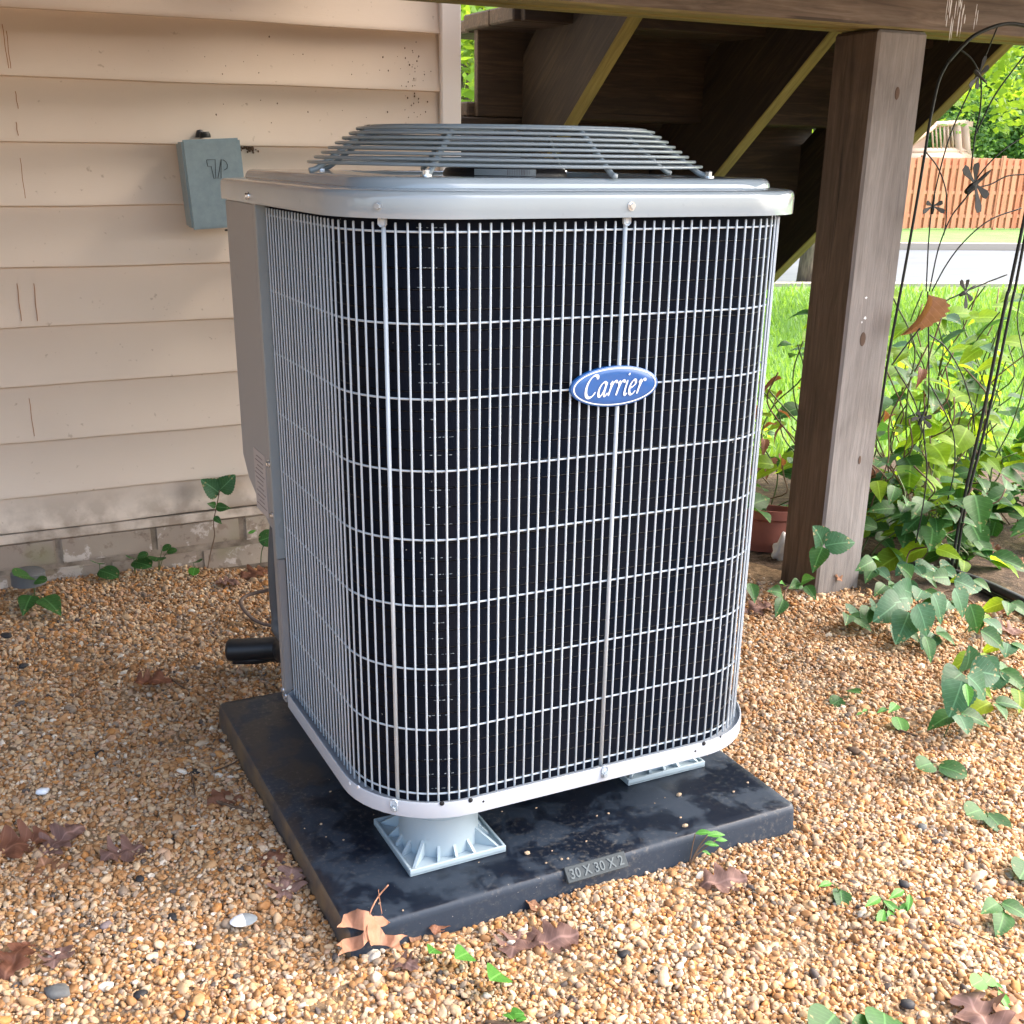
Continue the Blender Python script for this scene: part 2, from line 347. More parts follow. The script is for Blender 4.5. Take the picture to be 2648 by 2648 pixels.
# ------------------------------------------------------------------ ground
def sst(a, b, x):
    t = min(1, max(0, (x-a)/(b-a))); return t*t*(3-2*t)
def gz(x, y):
    z = -.047 + .092*sst(.75, 1.5, y)*sst(.75, -.1, x) + .022*sst(1.0, 1.8, x)*sst(.2, .9, y)
    z += .006*math.sin(x*5.1+1)*math.sin(y*4.3)
    s = .34*x+.94*y
    if s > 2.2: z = z + (-.56)*min(1, (s-2.2)/11.3)
    if s > 13.6: z -= .05*min(1, (s-13.6)/6.8)
    if s > 20.4: z -= .15*min(1, (s-20.4)/9.5)
    return z
def ground():
    xs = sorted(set([round(v, 3) for v in list(np.arange(-3, 6, .1))+list(np.arange(6, 40, 1.0))+list(np.arange(40, 400, 20))+list(np.arange(-40, -3, 2))+list(np.arange(-400, -40, 30))]))
    ys = sorted(set([round(v, 3) for v in list(np.arange(-3, 5, .1))+list(np.arange(5, 40, 1.0))+list(np.arange(40, 500, 20))+list(np.arange(-40, -3, 2))+list(np.arange(-400, -40, 30))]))
    vs = [(x, y, gz(x, y)) for y in ys for x in xs]; nx = len(xs)
    fs = [(j*nx+i, j*nx+i+1, (j+1)*nx+i+1, (j+1)*nx+i) for j in range(len(ys)-1) for i in range(nx-1)]
    o = put('ground', mesh('ground', vs, fs, True), M['ground']); tag(o, 'soil and green lawn sloping away to the road', kind='structure')
ground()
# road: strip between s=13.7 and 20.4
RD = Vector((.94, -.34, 0)); RN = Vector((.34, .94, 0))
def strip(name, s0, s1, dz, m, th=.0):
    vs, fs = [], []
    N = 60
    for i in range(N+1):
        u = -60+i*3
        for s in (s0, s1):
            p = RD*u+RN*s; vs.append((p.x, p.y, gz(p.x, p.y)+dz))
    fs = [(2*i, 2*i+2, 2*i+3, 2*i+1) for i in range(N)]
    if th:
        n = len(vs); vs += [(x, y, z-th) for x, y, z in vs]
        for i in range(N): fs += [(2*i, n+2*i, n+2*i+2, 2*i+2), (2*i+1, 2*i+3, n+2*i+3, n+2*i+1)]
    return put(name, mesh(name, vs, fs), m)
tag(strip('road', 13.75, 20.3, .02, M['road']), 'wet grey street beyond the lawn', kind='structure')
tag(strip('kerb', 20.32, 20.55, .14, M['kerb'], .2), 'pale concrete kerb on the far side of the street', kind='structure')
tag(strip('kerb', 13.5, 13.73, .045, M['kerb'], .1), 'low concrete kerb on the near side of the street', kind='structure')

# gravel
def bed(x, y):      # is the point inside the gravel area (True) or in the planting bed
    e = 1.46+.16*math.sin(y*3+.5) + (.62-.62*sst(.0, .95, y))
    return x < e+.35*sst(.75, .1, y)+.04*math.sin(y*17)
def gravel():
    pts = []
    sp = .0060
    for layer in range(3):
        X = np.arange(-1.15, 2.35, sp*(1, 1.15, 1.6)[layer]); Y = np.arange(-1.0, 1.44, sp*(1, 1.15, 1.6)[layer])
        gx, gy = np.meshgrid(X, Y); gx = gx.ravel()+rng.uniform(-.5, .5, gx.size)*sp*1.3; gy = gy.ravel()+rng.uniform(-.5, .5, gy.size)*sp*1.3
        pts.append((gx, gy, np.full(gx.size, layer)))
    gx = np.concatenate([p[0] for p in pts]); gy = np.concatenate([p[1] for p in pts]); L = np.concatenate([p[2] for p in pts])
    e = 1.46+.16*np.sin(gy*3+.5)
    def S(a, b, x): t = np.clip((x-a)/(b-a), 0, 1); return t*t*(3-2*t)
    e = e+(.62-.62*S(0, .95, gy))+.35*S(.75, .1, gy)+.04*np.sin(gy*17)+rng.normal(0, .03, gx.size)
    keep = (gx < e) & ~((gx > -.002) & (gx < .764) & (gy > -.002) & (gy < .764))
    keep &= ~((gx < -.55) & (gy < -.1))
    gx, gy, L = gx[keep], gy[keep], L[keep]; n = gx.size
    z = -.047+.092*S(.75, 1.5, gy)*S(.75, -.1, gx)+.022*S(1.0, 1.8, gx)*S(.2, .9, gy)+.006*np.sin(gx*5.1+1)*np.sin(gy*4.3)
    und = .003*np.sin(gx*23+gy*9)+.003*np.sin(gy*31-gx*12)
    z = z+und+np.choose(L.astype(int), [0.0005, .0025, .005])+rng.uniform(-.0012, .0018, n)
    near = np.minimum(np.minimum(np.abs(gx), np.abs(gx-.762)), np.minimum(np.abs(gy), np.abs(gy-.762)))
    me = bpy.data.meshes.new('gravel'); me.vertices.add(n)
    me.vertices.foreach_set('co', np.stack([gx, gy, z], 1).astype(np.float32).ravel())
    s = rng.lognormal(0, .36, n)*.0030; s = np.clip(s, .0017, .0088); s *= np.where(L == 2, 1.12, 1)
    sc = np.stack([s*rng.uniform(.95, 1.45, n), s*rng.uniform(.8, 1.05, n), s*rng.uniform(.6, .9, n)], 1)
    ro = np.stack([rng.normal(0, .45, n), rng.normal(0, .45, n), rng.uniform(0, 6.28, n)], 1)
    a = me.attributes.new('psc', 'FLOAT_VECTOR', 'POINT'); a.data.foreach_set('vector', sc.astype(np.float32).ravel())
    a = me.attributes.new('pro', 'FLOAT_VECTOR', 'POINT'); a.data.foreach_set('vector', ro.astype(np.float32).ravel())
    a = me.attributes.new('pid', 'INT', 'POINT'); a.data.foreach_set('value', rng.integers(0, 5, n).astype(np.int32))
    o = put('gravel', me); tag(o, 'tan and cream pea gravel spread round the pad', kind='stuff')
    me.materials.append(M['pebble'])
    ng = bpy.data.node_groups.new('gravel_scatter', 'GeometryNodeTree')
    ng.interface.new_socket('Geometry', in_out='INPUT', socket_type='NodeSocketGeometry'); ng.interface.new_socket('Geometry', in_out='OUTPUT', socket_type='NodeSocketGeometry')
    N = ng.nodes; K = ng.links; gi = N.new('NodeGroupInput'); go = N.new('NodeGroupOutput')
    iop = N.new('GeometryNodeInstanceOnPoints'); jn = N.new('GeometryNodeJoinGeometry')
    for k in range(5):
        ico = N.new('GeometryNodeMeshIcoSphere'); ico.inputs['Radius'].default_value = 1; ico.inputs['Subdivisions'].default_value = 2
        sp_ = N.new('GeometryNodeSetPosition'); nz = N.new('ShaderNodeTexNoise'); nz.noise_dimensions = '4D'; nz.inputs['W'].default_value = k*7.3; nz.inputs['Scale'].default_value = .75; nz.inputs['Detail'].default_value = 1
        v1 = N.new('ShaderNodeVectorMath'); v1.operation = 'SUBTRACT'; v1.inputs[1].default_value = (.5, .5, .5)
        v2 = N.new('ShaderNodeVectorMath'); v2.operation = 'SCALE'; v2.inputs['Scale'].default_value = 1.5
        K.new(nz.outputs['Color'], v1.inputs[0]); K.new(v1.outputs[0], v2.inputs[0]); K.new(v2.outputs[0], sp_.inputs['Offset'])
        ss = N.new('GeometryNodeSetShadeSmooth'); sm = N.new('GeometryNodeSetMaterial'); sm.inputs['Material'].default_value = M['pebble']; gt = N.new('GeometryNodeGeometryToInstance')
        K.new(ico.outputs['Mesh'], sp_.inputs['Geometry']); K.new(sp_.outputs[0], ss.inputs[0]); K.new(ss.outputs[0], sm.inputs[0]); K.new(sm.outputs[0], gt.inputs[0]); K.new(gt.outputs[0], jn.inputs[0])
    def na(nm, ty):
        x = N.new('GeometryNodeInputNamedAttribute'); x.data_type = ty; x.inputs['Name'].default_value = nm; return x.outputs[0]
    K.new(gi.outputs[0], iop.inputs['Points']); K.new(jn.outputs[0], iop.inputs['Instance']); iop.inputs['Pick Instance'].default_value = True
    K.new(na('pid', 'INT'), iop.inputs['Instance Index']); K.new(na('pro', 'FLOAT_VECTOR'), iop.inputs['Rotation']); K.new(na('psc', 'FLOAT_VECTOR'), iop.inputs['Scale'])
    K.new(iop.outputs[0], go.inputs[0]); md = o.modifiers.new('scatter', 'NODES'); md.node_group = ng
gravel()

# lawn grass
def grass():
    n = 60000; u = rng.uniform(-4, 26, n*4); s = 2.6+rng.beta(1, 2.2, n*4)*11
    x = u*.94+s*.34; y = -.34*u+.94*s
    k = (y > 1.5-0*x) & ~((x < .9)) & (x > 1.2) & (x < 16); x, y = x[k][:n], y[k][:n]; n = x.size
    sl = .34*x+.94*y; h = rng.uniform(.03, .07, n)*(1+sl*.05); wd = .003+sl*.0012; th = rng.uniform(0, 6.28, n); ln = rng.uniform(.2, .8, n)*h
    z = np.array([gz(a, b) for a, b in zip(x, y)])
    dx, dy = np.cos(th), np.sin(th); v = np.zeros((n, 3, 3), np.float32)
    v[:, 0] = np.stack([x-dy*wd, y+dx*wd, z-.003], 1); v[:, 1] = np.stack([x+dy*wd, y-dx*wd, z-.003], 1); v[:, 2] = np.stack([x+dx*ln, y+dy*ln, z+h], 1)
    me = bpy.data.meshes.new('grass'); me.vertices.add(n*3); me.vertices.foreach_set('co', v.ravel())
    me.loops.add(n*3); me.loops.foreach_set('vertex_index', np.arange(n*3, dtype=np.int32)); me.polygons.add(n)
    me.polygons.foreach_set('loop_start', np.arange(0, n*3, 3, dtype=np.int32)); me.update()
    tag(put('grass', me, M['grassm']), 'short bright green lawn grass', kind='stuff')
grass()

# ------------------------------------------------------------------ house: siding wall, corner trim, brick foundation
YW = 1.45; XC = .776
house = thing('house', 'beige vinyl sided house corner above a painted brick foundation', 'house', (-1, YW, -.05))
ZB = .133; EX = .123
def siding():
    for k in range(19):
        z0 = ZB+k*EX; z1 = z0+EX
        if k == 0: z0 = .178
        ang = [(-.0005, z1+.006), (-.0008, z1-.030), (-.0035, z1-.050), (-.010, z0+.010), (-.0125, z0+.003), (-.0125, z0-.003), (-.009, z0-.0045), (.0, z0-.003), (.004, z0+.01)]
        vs = []; fs = []
        xs = np.linspace(-5.6, XC, 60)
        for i, x in enumerate(xs):
            w_ = .0012*math.sin(x*7+k*2.1)+.0008*math.sin(x*17+k)
            for y, z in ang: vs.append((x, YW+y+w_*.6, z+w_*.7))
        m = len(ang)
        for i in range(len(xs)-1):
            for j in range(m-1): fs.append((i*m+j, i*m+j+1, (i+1)*m+j+1, (i+1)*m+j))
        put('siding_panel', autosmooth(mesh('siding_panel', vs, fs), 50), M['siding'], house)
siding()
put('wall_core', box('wall_core', 6.4, .12, 2.75, 0, (-2.43, YW+.075, 1.27)), M['mortar'], house)
put('wall_core', box('wall_core', .12, 8, 2.75, 0, (XC-.07, YW+4.15, 1.27)), M['mortar'], house)
for k in range(19):
    put('siding_panel', box('siding_panel', .012, 8, EX-.004, .003, (XC+.0, YW+4.05, ZB+k*EX+EX/2)), M['siding'], house)
boxw('corner_trim', (XC-.022, YW-.022, .16), (XC+.028, YW-.004, 2.6), M['trim'], house, .003)
boxw('corner_trim', (XC+.010, YW-.0035, .16), (XC+.028, YW+.07, 2.6), M['trim'], house, .003)
boxw('starter_strip', (-5.6, YW-.011, .148), (XC+.005, YW+.001, .1705), M['siding'], house, .002)
put('mortar', box('mortar', 6.4, .1, .30, .002, (-2.43, YW+.055, .005)), M['mortar'], house)
bz = .148
for row in range(3):
    off = .105 if row % 2 else 0
    for i in range(-26, 4):
        x0 = .02+i*.212+off
        if x0 > XC-.1: continue
        jz = random.uniform(-.001, .001)
        put('brick', box('brick', .202, .09, .058 if row else .062, .004, ((x0+.101), YW+.046+random.uniform(-.003, .002), bz-.033-row*.070+jz), 2), M['brick'], house)
def face_y(z):
    k = math.floor((z-ZB)/EX); t = (z-ZB-k*EX)/EX
    return YW-.0112+.0105*t*1.0
def streak(p, q, wd):
    a, b = at(*p, 1, YW-.004), at(*q, 1, YW-.004); n = 6; vs = []; fs = []
    for i in range(n+1):
        t = i/n; x = a.x+(b.x-a.x)*t+.0006*math.sin(t*9); z = a.z+(b.z-a.z)*t; q_ = (z-ZB)/EX; q_ = (q_-math.floor(q_))*EX; y = YW-.0006-(.010-.0065*min(1, max(0, (q_-.010)/.063)) if q_ < .073 else .0035-.0027*min(1, (q_-.073)/.02))
        vs += [(x-wd/2, y, z), (x+wd/2, y, z), (x-wd/2, y+.002, z), (x+wd/2, y+.002, z)]
    for i in range(n): fs += [(4*i, 4*i+1, 4*i+5, 4*i+4), (4*i, 4*i+4, 4*i+6, 4*i+2), (4*i+1, 4*i+3, 4*i+7, 4*i+5)]
    put('rust_streak', mesh('rust_streak', vs, fs), M['rust'], house)
for p, q in [((4, 45), (16, 132)), ((12, 58), (20, 132)), ((29, 172), (34, 205)), ((30, 230), (34, 258)), ((38, 298), (47, 374)), ((32, 535), (40, 605)), ((64, 535), (70, 605)), ((45, 645), (52, 715)), ((75, 660), (82, 715)), ((55, 752), (64, 822))]:
    streak(p, q, .0013)
sp = []
for i in range(70):
    if i < 40: px, py = random.gauss(782, 12), random.uniform(95, 225)
    else: px, py = random.uniform(380, 810), random.uniform(60, 240)
    c = at(px, py, 1, YW-.009); c.y = face_y(c.z)-.001; r = random.uniform(.0008, .0021)
    bm = bmesh.new(); bmesh.ops.create_icosphere(bm, subdivisions=1, radius=r)
    for v in bm.verts: v.co = Vector((v.co.x*random.uniform(.6, 1.2), v.co.y*.5, v.co.z*1.2))+c
    sp.append(from_bm('s', bm))
for i in range(60):
    c = at(470+random.gauss(0, 9), 279+random.gauss(0, 3.5), 1, YW-.009); c.y = face_y(c.z)-.001
    bm = bmesh.new(); bmesh.ops.create_icosphere(bm, subdivisions=1, radius=random.uniform(.0015, .003))
    for v in bm.verts: v.co = v.co+c
    sp.append(from_bm('s', bm))
o = put('mud_specks', join('mud_specks', sp), M['stick'], house); o['kind'] = 'stuff'

# ------------------------------------------------------------------ electrical disconnect box
bc = at(340, 262, 1, YW-.075)
bq0, bq1, bq2, bq3 = at(343, 262, 1, YW-.085), at(453, 262, 1, YW-.085), at(360, 432, 1, YW-.085), at(470, 432, 1, YW-.085)
bxc = (bq0+bq1+bq2+bq3)/4; bw, bh = ((bq1-bq0).length+(bq3-bq2).length)/2, (bq0-bq2).length
eb = thing('disconnect_box', 'blue grey metal electrical disconnect box mounted on the beige siding', 'electrical box', (bxc.x, YW-.012, bxc.z))
Bx0, Bx1, Bz0, Bz1 = .130, .252, .835, 1.023
rt = (0, R(-3.0), 0)
def ebp(name, me, m, par=None, cen=(0, 0, 0)): return put(name, me, m, par or eb, (bxc.x+cen[0], YW-.045+cen[1], bxc.z+cen[2]), rt)
body = ebp('body', box('body', bw-.006, .066, bh-.006, .004, seg=2), M['box'])
cover = ebp('cover', box('cover', bw, .012, bh, .004, seg=2), M['box'], cen=(0, -.038, .001))
ebp('hasp', box('hasp', .034, .006, .004, .001), M['metalblk'], cen=(.028, -.045, -.092))
ebp('knockout', lathe('knockout', [(.0, .012), (.009, .012), (.012, .006), (.012, 0)], 12), M['metalblk'], cen=(-.006, .0, .093))
put('cable_grommet', lathe('cable_grommet', [(0, .016), (.007, .014), (.010, .006), (.011, 0)], 10), M['black'], eb, (bxc.x-.010, YW-.016, bxc.z+bh/2+.004))
def ribbon(name, polys, y, wd, m, par, closed=False):
    ms = [tube('r', [Vector((a, y, b)) for a, b in p], wd, 4) for p in polys]
    return put(name, join(name, ms), m, par)
lg = [[(-.014, .05), (.004, .05), (.001, .012), (-.003, .012), (-.006, .037), (-.013, .037), (-.014, .05)], [(.017, .05), (.005, .012), (.012, .012), (.017, .05)], [(.02, .049), (.026, .045), (.029, .038), (.027, .031), (.02, .028)]]
me = join('emblem', [tube('r', [Vector((a, -.0445, b)) for a, b in p], .0008, 4) for p in lg]); ebp('emblem', me, M['groove'])

# ------------------------------------------------------------------ deck, beam, post, stairs
DK0 = -.42  # overhead deck is out of view; forward and left reach shaped to block light
deck = thing('deck', 'raised wooden deck with a heavy beam carried on a square timber post', 'deck', (1.548, .87, -.05))
boxw('post', (1.479, .800, -.12), (1.617, .940, 1.2355), M['postw'], deck, .006)
kn = lathe('knot', [(0, .0006), (.5, .0009), (.8, .0003), (1.0, .0006), (1.15, -.001)], 20); kn.materials.append(M['knot'])
for px_, py_, w_, h_ in ((1628, 640, .008, .015), (1693, 176, .006, .012), (1622, 868, .004, .010)):
    q_ = at(px_, py_, 1, .7997); put('knot', kn, None, deck, mw=Matrix.Translation(q_) @ Matrix.Rotation(PI/2, 4, 'X') @ Matrix.Diagonal((w_, h_, 1, 1)))
def paint(px_, py_, w_, h_, yy, sd):
    q_ = at(px_, py_, 1, yy); rs = random.Random(sd); n_ = 14; vs = [(0, -.0007, 0)]+[(w_*math.cos(2*PI*k_/n_)*rs.uniform(.6, 1.15), -.0004, h_*math.sin(2*PI*k_/n_)*rs.uniform(.6, 1.15)) for k_ in range(n_)]
    put('paint_spot', mesh('paint_spot', vs, [(0, 1+k_, 1+(k_+1) % n_) for k_ in range(n_)]), M['white'], deck, q_)
paint(1634, 562, .0045, .003, .7998, 1); paint(1632, 600, .004, .0045, .7998, 2); paint(1626, 608, .002, .003, .7998, 3)
rp = random.Random(5)
for k_ in range(16): paint(1786+rp.uniform(0, 36), rp.uniform(2, 56), rp.uniform(.0008, .002), rp.uniform(.008, .03), .7965, 10+k_)
for k_ in range(3): paint(1838+rp.uniform(0, 10), 20+k_*12, .0012, .016, .7965, 40+k_)
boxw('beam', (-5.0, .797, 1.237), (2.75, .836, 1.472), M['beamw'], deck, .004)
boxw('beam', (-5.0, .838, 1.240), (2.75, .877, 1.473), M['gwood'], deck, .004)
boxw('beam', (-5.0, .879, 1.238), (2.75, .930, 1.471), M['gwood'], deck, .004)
for i in range(19):
    x = -4.95+i*.42
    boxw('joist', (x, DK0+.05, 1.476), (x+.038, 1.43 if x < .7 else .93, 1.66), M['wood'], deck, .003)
for i in range(28):
    y = DK0+i*.1455
    if y+.14 > .94: x1 = .745 
    else: x1 = 2.8
    if y+.14 > YW-.02: break
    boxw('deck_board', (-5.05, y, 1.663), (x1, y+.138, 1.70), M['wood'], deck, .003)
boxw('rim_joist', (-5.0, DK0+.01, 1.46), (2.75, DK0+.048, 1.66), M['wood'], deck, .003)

stairs = thing('deck_stairs', 'dark wooden stairs seen from underneath with diagonal stringers and board risers', 'stairs', (1.7, 1.5, -.1))
SL = math.atan(.78); Z0 = 1.429
RUN = .265; RISE = .206
def stringer(X, y1=3.05, thick=.04, y0=.94):
    # parallelogram prism in the y-z plane, local X along the slope
    L = (y1-y0)/math.cos(SL); D = .286; zt = Z0-.78*(y0-1)
    vs = []
    for xx in (0, thick):
        vs += [(0, xx, 0), (L, xx, 0), (L, xx, D), (0+math.tan(SL)*D, xx, D)]
    # plumb cut at the top so that it butts the beam
    vs = [(0, 0, 0), (L, 0, 0), (L-.1, 0, D), (D*math.tan(SL), 0, D), (0, thick, 0), (L, thick, 0), (L-.1, thick, D), (D*math.tan(SL), thick, D)]
    fs = [(0, 1, 2, 3), (7, 6, 5, 4), (0, 4, 5, 1), (1, 5, 6, 2), (2, 6, 7, 3), (3, 7, 4, 0)]
    bm = bmesh.new(); bv = [bm.verts.new(v) for v in vs]
    for f in fs: bm.faces.new([bv[i] for i in f])
    bmesh.ops.recalc_face_normals(bm, faces=bm.faces); bmesh.ops.bevel(bm, geom=bm.edges[:], offset=.003, segments=1, affect='EDGES')
    me = from_bm('stringer', bm)
    # local X -> (0,cos,-sin); local Y -> (1,0,0) ; local Z -> (0,sin,cos)
    c, s = math.cos(SL), math.sin(SL)
    mw = Matrix(((0, 1, 0, X), (c, 0, s, y0), (-s, 0, c, zt), (0, 0, 0, 1)))
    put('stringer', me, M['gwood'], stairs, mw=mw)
for X in (1.112, 1.69, 2.28): stringer(X)
yA = 1.722; zA = 1.071     # riser A: its back face and its lower edge
for k in range(-4, 6):
    y = yA+k*RUN; z = zA-k*RISE
    if z < -.3: break
    XL = 1.02 if k <= 0 else .98
    XL = .86 if k in (-1, -2) else XL
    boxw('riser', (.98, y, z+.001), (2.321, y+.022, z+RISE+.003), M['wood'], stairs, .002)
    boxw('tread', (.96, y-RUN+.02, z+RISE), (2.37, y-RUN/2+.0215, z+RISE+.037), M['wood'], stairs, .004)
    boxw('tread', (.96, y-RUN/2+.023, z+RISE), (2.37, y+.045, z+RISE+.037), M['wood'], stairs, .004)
# boarded left side of the stair
LY = 1.85; q0, q1, q2 = at(905, 66, 1, LY), at(986, 212, 1, LY), at(883, 46, 1, LY-.03)
hb = (q0.z-q1.z)/3
for j in range(3): boxw('side_board', (q0.x+.014, LY+.03, q1.z+hb*j), (q1.x+.12, LY+.052, q1.z+hb*(j+1)-.003), M['wood'], stairs, .002)
boxw('corner_post', (q0.x, LY, .1), (q0.x+.03, LY+.03, q0.z), M['wood'], stairs, .002)
boxw('landing_board', (q2.x, LY-.03, q0.z+.002), (1.5, LY+.105, q0.z+.034), M['wood'], stairs, .004)
boxw('landing_board', (q2.x+.05, LY+.11, q0.z+.012), (1.5, LY+.245, q0.z+.044), M['wood'], stairs, .004)
boxw('landing_board', (q2.x+.09, LY+.25, q0.z+.022), (1.5, LY+.385, q0.z+.054), M['wood'], stairs, .004)
q3 = at(850, 216, 1, 1.72); boxw('landing_board', (q3.x-.02, 1.72, q3.z-.14), (1.11, 1.76, q3.z-.004), M['wood'], stairs, .004)
q3 = at(850, 214, 1, 1.80); boxw('landing_board', (q3.x-.05, 1.765, q3.z-.045), (1.11, 1.90, q3.z-.006), M['wood'], stairs, .004)

# ------------------------------------------------------------------ equipment pad
pad = thing('equipment_pad', 'square black plastic pad with wet patches lying on the gravel', 'pad', (.381, .381, -.05))
def rpath(x0, x1, y0, y1, rad, n=10, chamfer=None):
    """counter-clockwise rounded rectangle starting at back-left; rad = (fl, fr, br, bl)"""
    fl, fr, br, bl = rad if hasattr(rad, '__len__') else (rad,)*4; P = []
    for (cx, cy, r, a0) in ((x0+fl, y0+fl, fl, PI), (x1-fr, y0+fr, fr, 1.5*PI), (x1-br, y1-br, br, 0), (x0+bl, y1-bl, bl, PI/2)):
        for k in range(n+1): P.append((cx+r*math.cos(a0+k*PI/2/n), cy+r*math.sin(a0+k*PI/2/n)))
    if chamfer: P = P[:3*(n+1)]+[(x0+chamfer[0], y1), (x0, y1-chamfer[1])]+[]
    return P
def loft(name, rings, cap0=False, cap1=True, smooth=40):
    n = len(rings[0]); vs = [p for r in rings for p in r]; fs = []
    for i in range(len(rings)-1):
        for k in range(n): fs.append((i*n+k, i*n+(k+1) % n, (i+1)*n+(k+1) % n, (i+1)*n+k))
    if cap1: fs.append(tuple((len(rings)-1)*n+k for k in range(n)))
    if cap0: fs.append(tuple(range(n))[::-1])
    return autosmooth(mesh(name, vs, fs), smooth)
def ring(ins, z, a, rad, n=10, chamfer=None):
    x0, x1, y0, y1 = a; rr = [max(.0012, r-ins) for r in (rad if hasattr(rad, '__len__') else (rad,)*4)]
    return [(x, y, z) for x, y in rpath(x0+ins, x1-ins, y0+ins, y1-ins, rr, n, chamfer)]
PA = (0, .762, 0, .762)
rings = [ring(i, z, PA, .014, 5) for i, z in ((-.004, -.06), (-.001, -.012), (.0, -.006), (.0022, -.0022), (.006, 0), (.02, 0))]
put('slab', loft('slab', rings), M['pad'], pad)
gr = []
for k in range(46):
    x_, y_ = random.uniform(.02, .74), random.uniform(.015, .5)**1.3; r_ = random.uniform(.0008, .0026) if k % 9 else .0045
    bm = bmesh.new(); bmesh.ops.create_icosphere(bm, subdivisions=1, radius=r_)
    for v in bm.verts: v.co = Vector((v.co.x*random.uniform(.8, 1.4), v.co.y*random.uniform(.7, 1.1), v.co.z*.7))+Vector((x_, y_, r_*.5))
    gr.append(from_bm('g', bm))
o = put('grit', join('grit', gr), M['stonet'], None); tag(o, 'scattered tan grit and tiny stones lying on the black pad', kind='stuff')
# number plate moulded on the front edge
pl = at(1067, 1640, 1, -.003).x; pr = at(1180, 1615, 1, -.003).x
pc = ((pl+pr)/2, -.0035, -.0065); tilt = R(48)
def txt(s, size, ext, off=0, shear=0):
    c = bpy.data.curves.new('t', 'FONT'); c.body = s; c.size = size; c.extrude = ext; c.offset = off; c.shear = shear; c.align_x = 'CENTER'; c.align_y = 'CENTER'; c.resolution_u = 3
    o = bpy.data.objects.new('t', c); COL.objects.link(o); dg = bpy.context.evaluated_depsgraph_get(); me = bpy.data.meshes.new_from_object(o.evaluated_get(dg)); bpy.data.objects.remove(o); return me
plate = put('number_plate', box('number_plate', pr-pl, .024, .007, .0008), M['padlabel'], pad, pc, (tilt, 0, 0))
nrm = Vector((0, -math.sin(tilt), math.cos(tilt)))
tm = txt('30 X 30 X 2', .02, .0007, off=.0003); tx = [v.co.x for v in tm.vertices]; ty = [v.co.y for v in tm.vertices]; kx, ky = (pr-pl)*.88/(max(tx)-min(tx)), .0150/(max(ty)-min(ty))
for v in tm.vertices: v.co.x = (v.co.x-(max(tx)+min(tx))/2)*kx; v.co.y = (v.co.y-(max(ty)+min(ty))/2)*ky
put('numerals', tm, M['padtext'], plate, Vector(pc)+Vector((0, 0, .0040)))

# ------------------------------------------------------------------ riser feet
def gusset(a, r0, r1, h):
    c, s = math.cos(a), math.sin(a); t = .0022; vs = []
    for sg in (-1, 1):
        for r, z in ((r0, .006), (r1, .006), (r0, h)): vs.append((r*c-sg*t*s, r*s+sg*t*c, z))
    return mesh('g', vs, [(0, 1, 2), (5, 4, 3), (0, 3, 4, 1), (1, 4, 5, 2), (2, 5, 3, 0)])
PLm = join('plate', [box('p', .154, .154, .0055, .001, (0, 0, .003)), box('p', .154, .004, .010, .0008, (0, -.075, .0062)), box('p', .154, .004, .010, .0008, (0, .075, .0062)), box('p', .004, .145, .010, .0008, (-.075, 0, .0063)), box('p', .004, .145, .010, .0008, (.075, 0, .0063))])
CYm = autosmooth(lathe('cylinder', [(.060, .006), (.0600, .068), (.0575, .070), (.0562, .074), (.0562, .0945), (.050, .0960), (.0, .0965)], 48), 35)
Gm = []
for k in range(16):
    a = k*PI/8+PI/8*0
    q = max(abs(math.cos(a)), abs(math.sin(a))); r1 = min(.072/q, .099)
    Gm.append(gusset(a, .058, r1, .034 if r1 > .09 else .027))
foot_spots = [((.199, .157), 'grey plastic riser foot under the near rounded corner of the air conditioner'), ((.6205, .243), 'grey plastic riser foot half hidden under the right front of the base pan'),
              ((.199, .615), 'grey plastic riser foot in shade behind the near one under the base pan'), ((.6205, .640), 'grey plastic riser foot deep under the far right of the base pan')]
for m_ in (PLm, CYm, *Gm): m_.materials.append(M['foot'])
f0 = None
def copy_tree(o, parent=None, loc=None):
    c = o.copy(); COL.objects.link(c); c.parent = parent
    if loc is not None: c.location = loc; WL[c.name] = Vector(loc)
    for ch in [x for x in o.children]: copy_tree(ch, c)
    return c
for (x, y), lb in foot_spots:
    if f0 is None:
        f0 = thing('riser_foot', lb, 'riser foot', (x, y, .0005), 'plastic feet raising the air conditioner')
        put('plate', PLm, None, f0, (x, y, .0005)); put('cylinder', CYm, None, f0, (x, y, .0005))
        for g_ in Gm: put('gusset', g_, None, f0, (x, y, .0005))
    else:
        c = copy_tree(f0, None, (x, y, .0005)); c['label'] = lb

# ------------------------------------------------------------------ air conditioner
ac = thing('air_conditioner', 'grey outdoor air conditioner with a wire grille and blue oval badge standing on the pad', 'air conditioner', (.409, .385, .098))
BA = (.066, .752, .055, .715); BR = (.146, .146, .146, .06)
CH = (.24, .22)
